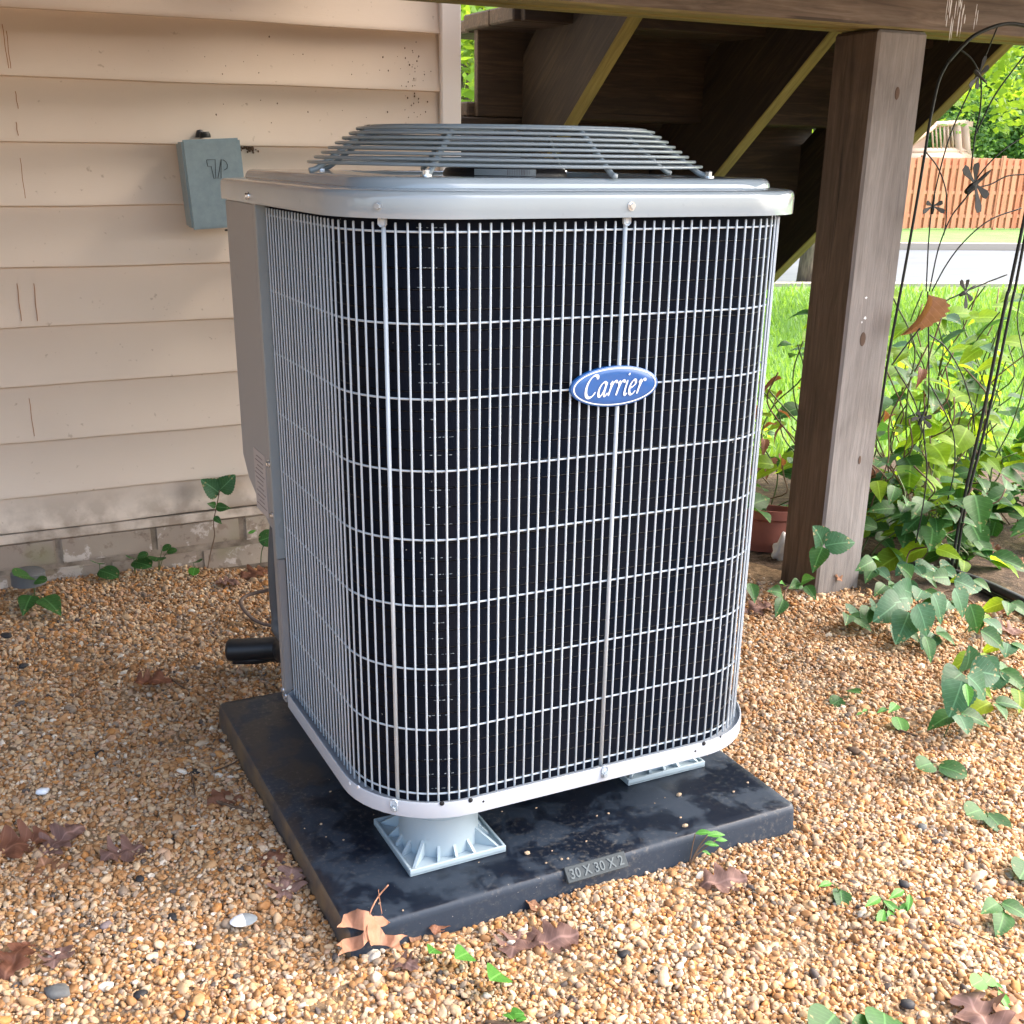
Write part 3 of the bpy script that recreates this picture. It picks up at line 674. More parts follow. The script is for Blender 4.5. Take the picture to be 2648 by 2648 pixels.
# base pan
def bring(ins, z): return ring(ins, z, BA, BR, 12, CH)
rings = [bring(.004, .098), bring(0, .098), bring(0, .1205), bring(.0008, .1222), bring(.0022, .1222), bring(.0030, .1205), bring(.0030, .112), bring(.03, .112)]
base = put('base_pan', loft('base_pan', rings, cap0=True), M['pan'], ac)
def boss(px, py, r, dark=True, z=None):
    p = None
hol = []
def hole(px, py, r):
    # find the point on the flange surface along the view ray (front plane or the arc)
    d = (at(px, py, 1, 5)-CAM).normalized(); best = None
    for i in range(4000):
        q = CAM+d*(1+i*.0005)
        c = Vector((BA[0]+.146, BA[2]+.146)); 
        if q.x < c.x and q.y < c.y: ins = math.hypot(q.x-c.x, q.y-c.y) < .146; nv = Vector((q.x-c.x, q.y-c.y, 0)).normalized()
        elif q.x > BA[1]-.146 and q.y < c.y: c2 = Vector((BA[1]-.146, c.y)); ins = math.hypot(q.x-c2.x, q.y-c2.y) < .146; nv = Vector((q.x-c2.x, q.y-c2.y, 0)).normalized()
        elif q.y < c.y: ins = q.y > BA[2]; nv = Vector((0, -1, 0))
        else: ins = q.x > BA[0]; nv = Vector((-1, 0, 0))
        if ins: return q, nv
    return None
def disc(r, t, n=12, hexa=False):
    return lathe('d', [(0, t), (r*.9, t), (r, t*.7), (r, -t*.3)], 6 if hexa else n)
def on_surface(name, px, py, me, m, par, out=.0):
    h = hole(px, py, 0)
    if not h: return
    q, nv = h; mw = Matrix.Translation(q+nv*out) @ nv.to_track_quat('Z', 'X').to_matrix().to_4x4()
    return put(name, me, m, par, mw=mw)
hm = lathe('punched_hole', [(0, .0003), (.0034, .0003), (.0036, -.001)], 14); hm.materials.append(M['dark'])
hm2 = lathe('punched_hole', [(0, .0003), (.0018, .0003), (.002, -.001)], 10); hm2.materials.append(M['dark'])
hmz = lathe('punched_hole', [(0, .0003), (.0026, .0003), (.0028, -.001)], 12); hmz.materials.append(M['white'])
for px, py, m_ in ((834, 1516, hm), (888, 1510, hm), (912, 1512, hm2), (676, 1485, hmz), (660, 1478, hmz), (1328, 1403, hm), (1312, 1417, hm2), (1360, 1390, hm2)):
    on_surface('punched_hole', px, py, m_, None, ac, .0002)
# coil
CI = .022
CA = (BA[0]+CI, BA[1]-CI, BA[2]+CI, BA[3]-CI); CR = (.124, .124, .124, .05)
cpath = rpath(*CA, CR, 14, (.26, .18))
rings = [[(x, y, z) for x, y in cpath] for z in (.1125, .40, .70, .915)]
coil = put('coil', loft('coil', rings, cap1=True), M['coil'], ac)
tb = []
opn = cpath[:-2]
path3 = [Vector((CA[0], .50, 0))]+[Vector((x, y, 0)) for x, y in opn]
for k in range(31):
    z = .128+k*.0249
    pp = []
    for i, p in enumerate(path3):
        c = Vector((.409, .385, 0)); nv = (p-c).normalized(); pp.append(p+Vector((0, 0, z))+nv*(-.0003))
    tb.append(tube('t', pp, .0013, 5, False))
o = put('coil_tubes', join('coil_tubes', tb, True), M['tube'], coil); o['kind'] = 'stuff'

gl = []  # pale dashes modelled as thin rods for the glints on the coil bend
def gpoint(s_, ins):
    a_ = PI+(s_-.304)/.131; c_ = (BA[0]+.0145+.131, BA[2]+.0145+.131); return Vector((c_[0]+(.131-ins)*math.cos(a_), c_[1]+(.131-ins)*math.sin(a_), 0))
for k in range(34):
    z = .135+k*.0231
    s_ = .4060+2.6*.01452
    while s_ < .4060+5.4*.01452:
        ln = random.uniform(.0015, .006); mid = abs(s_-(.4060+4.1*.01452))/.02
        if random.random() > .25+.35*mid: gl.append(tube('t', [gpoint(s_, .0055)+Vector((0, 0, z)), gpoint(s_+ln, .0055)+Vector((0, 0, z+random.uniform(-.0003, .0003)))], random.uniform(.00025, .0006), 4))
        s_ += ln+random.uniform(.0006, .003)
o = put('tube_glints', join('tube_glints', gl, True), M['gwire'], coil); o['kind'] = 'stuff'

# cap
KA = (.0635, .761, .0545, .720); KR = (.147, .147, .147, .012)
def kr(ins, z): return ring(ins, z, KA, KR, 16)
c0 = Vector((.412, .387))
prof = [(.004, .9090), (.0, .9078), (0, .9300), (.0008, .9343), (.0028, .9372), (.006, .9385), (.020, .9398), (.032, .9402), (.0345, .9415), (.0355, .9460), (.0375, .9495), (.0405, .9520), (.045, .9530)]
rings = [kr(i, z) for i, z in prof]
last = rings[-1]; cir = [((Vector(p[:2])-c0).normalized()*.286+c0) for p in last]
for rr, z in ((.276, .9535), (.272, .952), (.270, .947), (.270, .88)):
    rings.append([(*((Vector(p[:2])-c0).normalized()*rr+c0), z) for p in last])
cap = put('top_cap', loft('top_cap', rings, cap1=False, smooth=45), M['cap'], ac)
# panels at the service corner
def prism(name, poly, ax, a, b, bev=.002):
    """polygon in the plane normal to ax, extruded a..b"""
    vs = []
    for t in (a, b):
        for u, v in poly: vs.append((t, u, v) if ax == 0 else ((u, t, v) if ax == 1 else (u, v, t)))
    n = len(poly); bm = bmesh.new(); bv = [bm.verts.new(v) for v in vs]
    bm.faces.new(bv[:n]); bm.faces.new(bv[n:][::-1])
    for i in range(n): bm.faces.new((bv[i], bv[i+n], bv[(i+1) % n+n], bv[(i+1) % n]))
    bmesh.ops.recalc_face_normals(bm, faces=bm.faces)
    if bev: bmesh.ops.bevel(bm, geom=bm.edges[:], offset=bev, segments=2, affect='EDGES')
    return from_bm(name, bm)
cb = put('control_box', prism('control_box', [(.530, .9075), (.700, .9075), (.700, .490), (.668, .455), (.552, .405), (.530, .402)], 0, .0672, .26), M['panel'], ac)
lab = put('rating_label', box('rating_label', .0006, .072, .105, 0, (.0667, .585, .468)), M['paper'], cb)
rowsm = [box('l', .0006, random.uniform(.03, .062), .0012, 0, (.0661, .585+random.uniform(-.004, .004), .428+i*.0075)) for i in range(12)]
put('print_lines', join('print_lines', rowsm), M['ink'], lab)
put('corner_panel', prism('corner_panel', [(.511, .0985), (.5295, .0985), (.5295, .9075), (.511, .9075)], 0, .0665, .078, .001), M['panel'], ac)
put('corner_flange', prism('corner_flange', [(.0645, .5105), (.0800, .5105), (.0800, .5025), (.0645, .5025)], 2, .36, .907, .001), M['gwire'], ac)
put('corner_flange', prism('corner_flange', [(.0672, .5105), (.0790, .5105), (.0790, .5045), (.0672, .5045)], 2, .123, .358, .001), M['panel'], ac)
put('back_panel', prism('back_panel', [(.079, .531), (.10, .531), (.32, .69), (.32, .68)], 2, .113, .907, .001), M['panel'], ac)

# wire guard: vertical wires, cross wires, straps
GI = .0145
GA = (BA[0]+GI, BA[1]-GI, BA[2]+GI, BA[3]-GI); GR = (.131, .131, .131, .05)
gp = [Vector((GA[0], .505, 0))]
for (cx, cy, r, a0) in ((GA[0]+.131, GA[2]+.131, .131, PI), (GA[1]-.131, GA[2]+.131, .131, 1.5*PI), (GA[1]-.131, GA[3]-.131, .131, 0)):
    for k in range(25): gp.append(Vector((cx+r*math.cos(a0+k*PI/48), cy+r*math.sin(a0+k*PI/48), 0)))
gp.append(Vector((.34, GA[3], 0)))
seg = [0]
for a, b in zip(gp, gp[1:]): seg.append(seg[-1]+(b-a).length)
def along(s):
    s = max(0, min(seg[-1], s))
    for i in range(len(seg)-1):
        if s <= seg[i+1]+1e-9:
            t = (s-seg[i])/max(1e-9, seg[i+1]-seg[i]); p = gp[i].lerp(gp[i+1], t); d = (gp[i+1]-gp[i]).normalized(); return p, Vector((d.y, -d.x, 0))
    return gp[-1], Vector((0, 1, 0))
WZ = [.8926]+[.7851-.0924*k for k in range(7)]+[.1296]
for z in WZ:
    pts = []
    N_ = 150
    for i in range(N_+1):
        p, nv = along(seg[-1]*i/N_); pts.append((p.x, p.y, z))
    put('cross_wire', tube('cross_wire', pts, .00145, 6), M['wire'], ac)
# strap one sits 28 wires from the left end
DS = .01485
wl = [tube('guard_wire', [(0, 0, .9215), (0, 0, .119)], .00155, 6), ]
vmesh = autosmooth(tube('guard_wire', [(0, 0, .9030), (0, 0, .9022), (.0002, 0, .6), (0, .0002, .3), (0, 0, .1195), (0, 0, .1187)], [.0009, .0015, .0015, .0015, .0015, .0009], 7), 60)
vmesh.materials.append(M['wire'])
stm = tube('strap', [(0, 0, .905), (0, 0, .118)], .0029, 8); stm.materials.append(M['wire'])
tabm = box('strap_tab', .0105, .0020, .012, .003); tabm.materials.append(M['wire'])
scm = join('screw', [lathe('w', [(0, .0012), (.0058, .0012), (.0060, 0)], 16), lathe('h', [(0, .0048), (.0034, .0048), (.0040, .004), (.0040, .001)], 6)]); scm.materials.append(M['cap'])
scz = scm.copy(); scz.materials.clear(); scz.materials.append(M['zinc'])
s0 = .4060; DS = (.7255-.4060)/22
k = -27
straps = {0, 22, 56, 84}
while True:
    s = s0+k*DS
    if s > seg[-1]-.01: break
    if s > .004:
        p, nv = along(s)
        if k in straps:
            q = p+nv*.0030; put('strap', stm, None, ac, (q.x, q.y, 0))
            rz = math.atan2(nv.x, -nv.y)
            put('strap_tab', tabm, None, ac, (q.x+nv.x*.0118, q.y+nv.y*.0118, .1175), (0, 0, rz))
            put('strap_tab', tabm, None, ac, (q.x+nv.x*.003, q.y+nv.y*.003, .9035), (0, 0, rz))
            for z, oo, mm in ((.1095, .0145, scm), (.9215, .0146, scm if k == 0 else scz)):
                qq = p+nv*(oo+.0006); mw = Matrix.Translation((qq.x, qq.y, z)) @ nv.to_track_quat('Z', 'X').to_matrix().to_4x4(); put('screw', mm, None, ac, mw=mw)
        else:
            q = p+nv*.0026; put('guard_wire', vmesh, None, ac, (q.x, q.y, 0), (0, 0, random.uniform(0, 6)))
    k += 1
for z, y, par in ((.9175, .535, cap), (.515, .522, ac), (.430, .522, ac), (.118, .522, ac), (.113, .508, ac)):
    put('screw', scz, None, par, (.0662 if par is ac else .0633, y, z), (0, -PI/2, 0))
put('screw', scm, None, cap, (KA[1]+.0004, .24, .9215), (0, PI/2, 0))

# fan guard
FC = Vector((.412, .387, 0)); NR = 8
def rz(i): return .984+.0072*i if i < NR else 1.0365
def rr_(i): return .300-.0108*i
for i in range(NR):
    r = .287-.0102*i; z = .9665+.0065*i
    put('guard_ring', tube('guard_ring', [FC+Vector((r*math.cos(a), r*math.sin(a), z)) for a in np.linspace(0, 2*PI, 97)[:-1]],   .0022, 8, closed=True), M['gwire'], ac)
for j in range(12):
    r = .2045-.0145*j; z = 1.0145
    put('guard_ring', tube('guard_ring', [FC+Vector((r*math.cos(a), r*math.sin(a), z)) for a in np.linspace(0, 2*PI, 65)[:-1]], .0022, 5, closed=True), M['gwire'], ac)
spm = tube('guard_spoke', spline([(.299, 0, .9558), (.290, 0, .958), (.280, 0, .964), (.246, 0, .9865), (.214, 0, 1.0075), (.19, 0, 1.0105), (.11, 0, 1.0105), (.04, 0, 1.0105)], 4), .0037, 8); spm.materials.append(M['gwire'])
bo = join('guard_bolt', [lathe('w', [(0, .0016), (.0075, .0016), (.0078, 0)], 14), lathe('h', [(0, .008), (.0044, .008), (.0050, .007), (.0050, .001)], 6)]); bo.materials.append(M['zinc'])
for kk in range(8):
    a = R(45*kk+0)
    if kk % 2 == 0 and kk not in (4,): a += R(2)
    put('guard_spoke', spm, None, ac, (FC.x, FC.y, 0), (0, 0, a))
    if kk % 2: put('guard_bolt', bo, None, ac, (FC.x+.302*math.cos(a), FC.y+.302*math.sin(a), .9535))
# motor and blades
mt = put('fan_motor', lathe('fan_motor', [(0, .9645), (.06, .9645), (.088, .9605), (.092, .9535), (.092, .90), (.08, .885), (0, .885)], 32, (FC.x, FC.y)), M['motor'], ac)
def arcplate(name, r, a0, a1, z0, z1, m, par, n=10):
    vs = []; fs = []
    for i in range(n+1):
        a = a0+(a1-a0)*i/n
        for z in (z0, z1): vs.append((FC.x+r*math.cos(a), FC.y+r*math.sin(a), z))
    for i in range(n): fs.append((2*i, 2*i+2, 2*i+3, 2*i+1))
    return put(name, mesh(name, vs, fs, True), m, par)
ml = arcplate('motor_label', .0926, R(216), R(272), .9520, .96055, M['silver'], mt)
for i in range(14):
    a = R(246+i*1.5); arcw = R(random.choice((.35, .7)))
    arcplate('barcode_bar', .0929, a, a+arcw, .9528, .9603, M['ink'], ml, 1)
for k_ in range(3):
    a = k_*2*PI/3+.6; vs = []; n = 6
    for i in range(n+1):
        r = .09+.18*i/n; w2 = .09+.05*i/n
        for t in (-1, 1): vs.append((FC.x+r*math.cos(a+t*w2/r*.5), FC.y+r*math.sin(a+t*w2/r*.5), .895+t*.016))
    me = mesh('fan_blade', vs, [(2*i, 2*i+2, 2*i+3, 2*i+1) for i in range(n)], True)
    put('fan_blade', me, M['grey'], ac)

# badge
by = GA[2]-.0085
bctr = at(1161, 729, 1, by); A_, B_ = (at(1243, 720, 1, by)-at(1079, 738, 1, by)).x/2*1.0, (at(1161, 691, 1, by)-at(1161, 767, 1, by)).z/2
def ell(name, a, b, y0, y1, dome=0, n=64):
    vs = []; fs = []
    for f, y in ((1, y0), (1, y1+.0006), (.985, y1), (.6, y1-dome*.7), (.0001, y1-dome)):
        for k in range(n): vs.append((bctr.x+a*f*math.cos(2*PI*k/n), y, bctr.z+b*f*math.sin(2*PI*k/n)))
    for i in range(4):
        for k in range(n): fs.append((i*n+k, i*n+(k+1) % n, (i+1)*n+(k+1) % n, (i+1)*n+k))
    return mesh(name, vs, fs, True)
badge = put('badge', ell('badge', A_, B_, by+.006, by), M['badge'], ac)
def eband(a, b, a2, b2, y, n=72):
    vs = []; fs = []
    for aa, bb, yy in ((a, b, y), (a2, b2, y)):
        for k in range(n): vs.append((bctr.x+aa*math.cos(2*PI*k/n), yy, bctr.z+bb*math.sin(2*PI*k/n)))
    for k in range(n): fs.append((k, (k+1) % n, n+(k+1) % n, n+k))
    return mesh('badge_border', vs, fs)
put('badge_border', eband(A_*.955, B_*.92, A_*.925, B_*.865, by-.0004), M['white'], badge)
def stroke(pts, w0=.045, w1=.065, nib=R(40), n=8):
    P = spline([(x, y, 0) for x, y in pts], n); vs = []; fs = []
    for i, p in enumerate(P):
        d = (P[min(i+1, len(P)-1)]-P[max(i-1, 0)]).normalized(); nn = Vector((-d.y, d.x, 0))
        a = math.atan2(d.y, d.x); wd = w0+w1*abs(math.sin(a-nib)); e = min(1, (i+1.6)/3, (len(P)-i+.6)/3)
        vs += [p+nn*wd*e, p-nn*wd*e]
    for i in range(len(P)-1): fs.append((2*i, 2*i+1, 2*i+3, 2*i+2))
    return vs, fs
LT = {'C': ([[(.92, 1.22), (.90, 1.40), (.70, 1.50), (.42, 1.38), (.16, 1.02), (.06, .55), (.14, .14), (.40, -.02), (.68, .08), (.90, .34)]], 1.02),
      'a': ([[(.62, .82), (.52, .98), (.30, .90), (.10, .58), (.06, .20), (.18, .0), (.36, .10), (.54, .44), (.64, .86)], [(.70, .98), (.60, .60), (.55, .22), (.62, .02), (.76, .08), (.86, .22)]], .80),
      'r': ([[(.10, .78), (.22, .96), (.24, .84), (.16, .40), (.08, .0)], [(.16, .38), (.28, .72), (.44, .96), (.60, 1.0), (.66, .86)]], .62),
      'i': ([[(.10, .80), (.20, .96), (.19, .74), (.12, .34), (.12, .06), (.24, .0), (.36, .12)], [(.27, 1.36), (.30, 1.44), (.33, 1.50)]], .40),
      'e': ([[(.10, .44), (.34, .54), (.54, .74), (.50, .96), (.32, .98), (.12, .70), (.06, .30), (.18, .02), (.40, .02), (.62, .24)]], .66)}
so_ = 0; ms = []; x = 0; vs_all = []; fs_all = []
for ch in 'Carrier':
    st, adv = LT[ch]
    for s_ in st:
        v, f = stroke(s_, .035, .062 if ch != 'C' else .08); o_ = len(vs_all); vs_all += [Vector((p.x+x+p.y*.16, p.y, 0)) for p in v]; fs_all += [tuple(i+o_ for i in q) for q in f]; so_ += 1
        for v_ in vs_all[o_:]: v_.z = so_*.00012
    x += adv*1.09
xs_ = [v.x for v in vs_all]; w_ = max(xs_)-min(xs_); sc_ = A_*1.40/w_; mx_ = (max(xs_)+min(xs_))/2
put('badge_lettering', mesh('badge_lettering', [(bctr.x+(v.x-mx_)*sc_, by-.0006-v.z, bctr.z+(v.y-.62)*sc_*1.08) for v in vs_all], fs_all), M['white'], badge)

# refrigerant line, whip and cable behind the unit
a = at(425, 1228, 2, -.015)
ls = thing('refrigerant_line', 'thick black foam insulated pipe lying on gravel behind the unit', 'pipe', (a.x, a.y, -.03))
zz = .012
pp = [at(428, 1226, 2, zz), at(450, 1226, 2, zz), at(490, 1224, 2, zz), at(530, 1222, 2, zz+.002), (.17, .87, .03), (.20, .75, .14), (.21, .66, .22)]
put('insulation', tube('insulation', spline(pp, 5), [.017]+[.0235]*29+[.0235], 14), M['black'], ls)
pq = [at(440, 1243, 2, -.008), at(480, 1243, 2, -.008), at(530, 1240, 2, -.008), (.20, .82, -.01)]
put('pipe', tube('pipe', spline(pq, 5), .012, 8), M['black'], ls)
wp = thing('power_whip', 'grey flexible conduit hanging behind the corner of the unit', 'conduit', (.12, .8, 0))
put('conduit', tube('conduit', spline([(.17, .66, .50), at(531, 930, 1, .80), at(521, 1000, 1, .82), at(518, 1080, 1, .82), at(524, 1160, 1, .82), at(535, 1200, 1, .8), (.24, .78, -.01)], 6), .013, 10), M['grey'], wp)
cbp = [at(545, 1165, 2, .02), at(525, 1180, 2, .0), at(500, 1178, 2, -.0), at(478, 1168, 2, .01), at(460, 1150, 2, .03), at(454, 1135, 2, .04), at(466, 1124, 2, .045), at(490, 1117, 2, .05), at(515, 1112, 2, .06), at(540, 1110, 2, .06)]
cbo = put('thermostat_cable', tube('thermostat_cable', spline(cbp, 5), .0042, 7), M['cable']); tag(cbo, 'thin brown cable looping out over the gravel behind the unit', 'cable')
cap_ = put('cleanout_cap', autosmooth(lathe('cleanout_cap', [(0, .03), (.030, .03), (.036, .026), (.037, .0), (.0, -.01)], 24), 40), M['grey'], None, at(55, 1100, 1, 1.38)); tag(cap_, 'dark round plastic drain cap at the foot of the brick foundation', 'drain cap')

# ------------------------------------------------------------------ leaves and plants
def leafmesh(name, wf, n=12, fold=.25, droop=.35, cup=0, m=None, ser=0, across=2, curl=0, seed=0, asym=0):
    rs = random.Random(seed); dl_, dr_ = rs.uniform(-asym, asym), rs.uniform(-asym, asym); vs = []; fs = []
    for i in range(n+1):
        t = i/n; w_ = wf(t)*(1+(ser*(1 if i % 2 else -1) if 0 < i < n else 0)); w_ = max(w_, .004)
        zc = -droop*t*t+cup*math.sin(t*PI)
        for j in range(-across, across+1):
            u = j/across; xx = u*(w_ if not asym else max(.004, wf(min(1, max(0, t+(dl_ if j < 0 else dr_)*math.sin(PI*t))))*(1+asym*2*noise.noise(Vector((t*5, (j > 0)*9+seed, 0))))))
            zz = zc+abs(xx)*fold-curl*(xx*xx)*2+rs.uniform(-.006, .006)*(1 if abs(j) == across else .3)+(asym*.8*noise.noise(Vector((xx*4, t*4, seed*3.3))) if asym else 0)
            vs.append((xx, t-(.05*abs(u) if False else 0), zz))
    q = 2*across+1
    for i in range(n):
        for j in range(q-1): fs.append((i*q+j, i*q+j+1, (i+1)*q+j+1, (i+1)*q+j))
    me = mesh(name, vs, fs, True); me.materials.append(m); return me
ov = lambda t: .36*math.sin(PI*min(1, t**.72))**.9*(1-.25*t)
ovw = lambda t: .46*math.sin(PI*t**.62)**.75
rd = lambda t: .47*math.sqrt(max(0, 1-(2*t-1)**2))
ht = lambda t: .46*math.sin(PI*t**.5)**.7
nar = lambda t: .2*math.sin(PI*t**.85)
def oak(t):
    env = .42*math.sin(PI*t**.8)**.6; lob = .55+.45*math.cos(t*2*PI*3.6+.5); pt = 1 if lob > .2 else .7
    return .03+env*(.42+.58*max(0, lob)**.8)*pt
L_ = {
 'ovate': [leafmesh('leaf', ov, 16, .25, .30, m=M['leaf'], ser=.035, seed=s) for s in (1, 2)],
 'blue': [leafmesh('leaf', ovw, 18, .18, .28, m=M['leafb'], ser=.035, seed=s) for s in (3, 4)],
 'yellow': [leafmesh('leaf', ov, 14, .2, .4, m=M['leafy'], ser=.03, seed=s) for s in (5, 6)],
 'round': [leafmesh('leaf', rd, 12, .12, .15, m=M['leafbright'], seed=s) for s in (7, 8)],
 'roundd': [leafmesh('leaf', rd, 12, .15, .2, m=M['leaf'], seed=s) for s in (7, 9)],
 'heart': [leafmesh('leaf', ht, 12, .12, .15, m=M['leafbright'], seed=10)],
 'narrow': [leafmesh('leaf', nar, 12, .3, .3, m=M['leafbright'], ser=.04, seed=11)],
 'wilt': [leafmesh('leaf', ov, 14, .9, .9, m=M['deadred'], ser=.12, curl=.6, seed=12)],
}
def dlm(m, f, sd, **k): return leafmesh('dead_leaf', f, 56, m=m, across=4, seed=sd, asym=k.pop('asym', .16), **k)
dleaf = {'tan': [dlm(M['dead'], oak, 20+i, fold=.12, droop=.06, cup=.05) for i in range(3)], 'red': [dlm(M['deadred'], oak, 30+i, fold=.2, droop=.08, cup=.08, asym=.2) for i in range(3)],
         'mauve': [dlm(M['deadpurple'], oak, 40+i, fold=.14, droop=.04, cup=.08, asym=.2) for i in range(4)], 'plain': [dlm(M['dead'], ov, 50+i, fold=.3, droop=.1, ser=.02, asym=.1) for i in range(2)]}
def leaf(parent, kind, base, d, up, size, name='leaf'):
    me = random.choice(L_[kind]) if kind in L_ else kind
    d = Vector(d).normalized(); x = d.cross(Vector(up)); 
    if x.length < 1e-3: x = Vector((1, 0, 0))
    x.normalize(); z = x.cross(d)
    s = size; mw = Matrix(((x.x*s, d.x*s, z.x*s, base[0]), (x.y*s, d.y*s, z.y*s, base[1]), (x.z*s, d.z*s, z.z*s, base[2]), (0, 0, 0, 1)))
    return put(name, me, None, parent, mw=mw)
def rv(a=1): return Vector((random.uniform(-a, a), random.uniform(-a, a), random.uniform(-a, a)))
CD = -AF    # towards the camera

def weed(px, py, leaves, label, h=.03, name='weed', kind='roundd', stemm='stem', ground=None, group='weeds sprouting in the gravel', wall=False):
    """leaves: list of (dpx, dpy, size) = where each leaf's middle sits relative to the root in photo pixels"""
    b = at(px, py, 2, -.045); b = at(px, py, 2, gz(b.x, b.y)+.004)
    if wall: b = at(px, py, 1, YW-.02); 
    t = thing(name, label, 'weed', b, group)
    d0 = (b-CAM).length; ppm = 2182/ (b-CAM).dot(AF)
    top = b+Vector((0, 0, h))
    for (dx, dy, sz, kd) in [(l+(kind,))[:4] if len(l) == 3 else l for l in leaves]:
        c = at(px+dx, py+dy, 1, b.y+(-.003-.25*sz if not wall else -.02))
        if not wall and c.z < b.z+.004: c = at(px+dx, py+dy, 2, b.z+.008)
        dirv = (c-top); dirv.z *= .4
        if dirv.length < .004: dirv = Vector((random.uniform(-1, 1), -.6, .1))
        dirv.normalize(); st = c-dirv*sz*.5
        leaf(t, kd, st, dirv+Vector((0, 0, .12)), Vector((0, -.45, 1)) if not wall else Vector((.1, -1, .35)), sz)
        if (st-b).length > .006: put('stalk', tube('stalk', spline([b, b.lerp(st, .5)+Vector((0, 0, .006)), st], 3), .0009, 5), M[stemm], t)
    return t
weed(1300, 1633, [(28, -62, .026, 'narrow'), (52, -58, .03, 'narrow'), (44, -40, .026, 'narrow'), (34, -24, .018, 'narrow'), (62, -48, .022, 'narrow')], 'tall green sprout leaning on the front edge of the black pad', .05, stemm='stemr')
weed(822, 1812, [(-5, -18, .026, 'heart')], 'single bright heart leaf beside the big dead oak leaf', .01)
weed(885, 1825, [(-12, -22, .036, 'heart')], 'bright folded heart leaf right of the single small one', .012)
weed(945, 1868, [(-8, -26, .044, 'heart')], 'largest bright heart leaf in front of the pad', .012)
weed(958, 1925, [(5, -8, .018, 'heart'), (18, -12, .018, 'heart'), (26, -4, .014, 'heart')], 'tiny bright curly sprout at the bottom edge of the picture', .008)
weed(1775, 1458, [(-28, -14, .042), (22, -4, .05)], 'seedling with two round leaves left of the thin twig', .012)
weed(1866, 1548, [(-26, -16, .042), (14, 4, .05)], 'seedling with two round dark leaves in the gravel at far right', .012)
weed(1600, 1318, [(-20, 6, .034), (10, -14, .034)], 'seedling with two small round leaves behind the right pad corner', .012)
weed(1688, 1362, [(0, -28, .05, 'narrow'), (-22, -22, .028, 'narrow'), (10, 4, .038, 'round')], 'seedling with one upright long leaf and a round one', .03)
weed(1636, 1350, [(-4, -10, .018, 'narrow'), (-14, -4, .016, 'narrow')], 'tiny yellow green sprout between two seedlings', .01)
weed(1668, 1716, [(-18, -16, .034, 'narrow'), (-4, 18, .04, 'narrow'), (18, -2, .036, 'narrow'), (14, 16, .03, 'narrow')], 'four leaved green sprout in the open gravel right of the pad', .02)
weed(1712, 1710, [(-18, -24, .032, 'narrow'), (4, -8, .026, 'narrow'), (-8, 8, .03, 'narrow')], 'slim three leaved sprout next to the four leaved one', .03)
weed(1585, 1690, [(-26, -22, .026, 'narrow'), (4, 8, .045, 'ovate')], 'olive toothed leaf lying on gravel with a small green one', .01)
weed(1893, 1724, [(-22, -12, .04, 'ovate'), (-2, 18, .05, 'ovate'), (26, -6, .045, 'ovate')], 'dark creeper sprig at the right edge low in the picture', .02)
weed(1870, 1866, [(-24, -12, .026, 'round'), (-4, -16, .022, 'round'), (16, -2, .022, 'narrow'), (26, 22, .034, 'narrow')], 'pale green sprout near the bottom right corner', .02)
weed(1575, 1932, [(-14, 2, .058, 'roundd')], 'broad bright leaf cut by the bottom edge of the picture', .01)
weed(1665, 1935, [(6, 0, .06, 'roundd'), (-30, 8, .04, 'roundd')], 'broad ribbed bright leaf at the bottom right of the picture', .01)
weed(1936, 1640, [(-2, 2, .05)], 'round leaf half cut by the right edge of the picture', .01)
# along the foundation
wg = 'weeds along the brick foundation'
weed(66, 1128, [(-20, -42, .055), (10, -32, .03), (-14, 10, .065, 'ovate'), (30, 12, .075, 'ovate')], 'leafy weed over the dark drain cap at the far left of the foundation', .03, group=wg)
weed(190, 1088, [(-6, -26, .035), (14, -6, .05)], 'small two leaved weed beside the far left weed along the bricks', .02, group=wg)
weed(255, 1082, [(-6, -30, .03), (12, -18, .05), (14, -34, .026)], 'three leaved weed in the middle of the brick foundation', .03, group=wg)
weed(300, 1078, [(-4, -24, .045), (14, -44, .024), (24, -38, .024)], 'weed with a small three part leaf above it on the bricks', .03, group=wg)
weed(368, 1082, [(2, -22, .035), (-2, -4, .028, 'round')], 'low weed at the right end of the brick foundation', .02, group=wg)
t = weed(392, 1072, [], 'tall thin weed climbing the bricks with two big leaves at its top', .03, group=wg)
stp = [at(392, 1072, 1, 1.40), at(398, 1040, 1, 1.415), at(405, 1010, 1, 1.415), at(403, 985, 1, 1.415), at(410, 950, 1, 1.415), at(414, 925, 1, 1.40)]
put('stalk', tube('stalk', spline(stp, 4), .0014, 5), M['stemr'], t)
for px, py, dx, dy, sz in ((414, 930, -28, -22, .055), (414, 925, 22, -20, .052), (407, 954, -14, -4, .026), (407, 956, 22, 2, .034), (404, 975, 16, 14, .024)):
    b_ = at(px, py, 1, 1.41); c_ = at(px+dx, py+dy, 1, 1.39); leaf(t, 'blue' if sz > .05 else 'ovate', b_, (c_-b_), Vector((0, -1, .3)), sz)
t = weed(492, 1058, [], 'little weed between the bricks and the grey conduit', .03, group=wg)
put('stalk', tube('stalk', spline([at(492, 1062, 1, 1.40), at(494, 1040, 1, 1.40), at(500, 1022, 1, 1.38)], 4), .0012, 5), M['stem'], t)
for q, kd in (((500, 1015), 'roundd'), ((480, 1000), 'narrow')): leaf(t, kd, at(q[0]-12, q[1]+6, 1, 1.39), Vector((1, -.2, .3)), Vector((0, -1, .3)), .045 if kd == 'roundd' else .02)

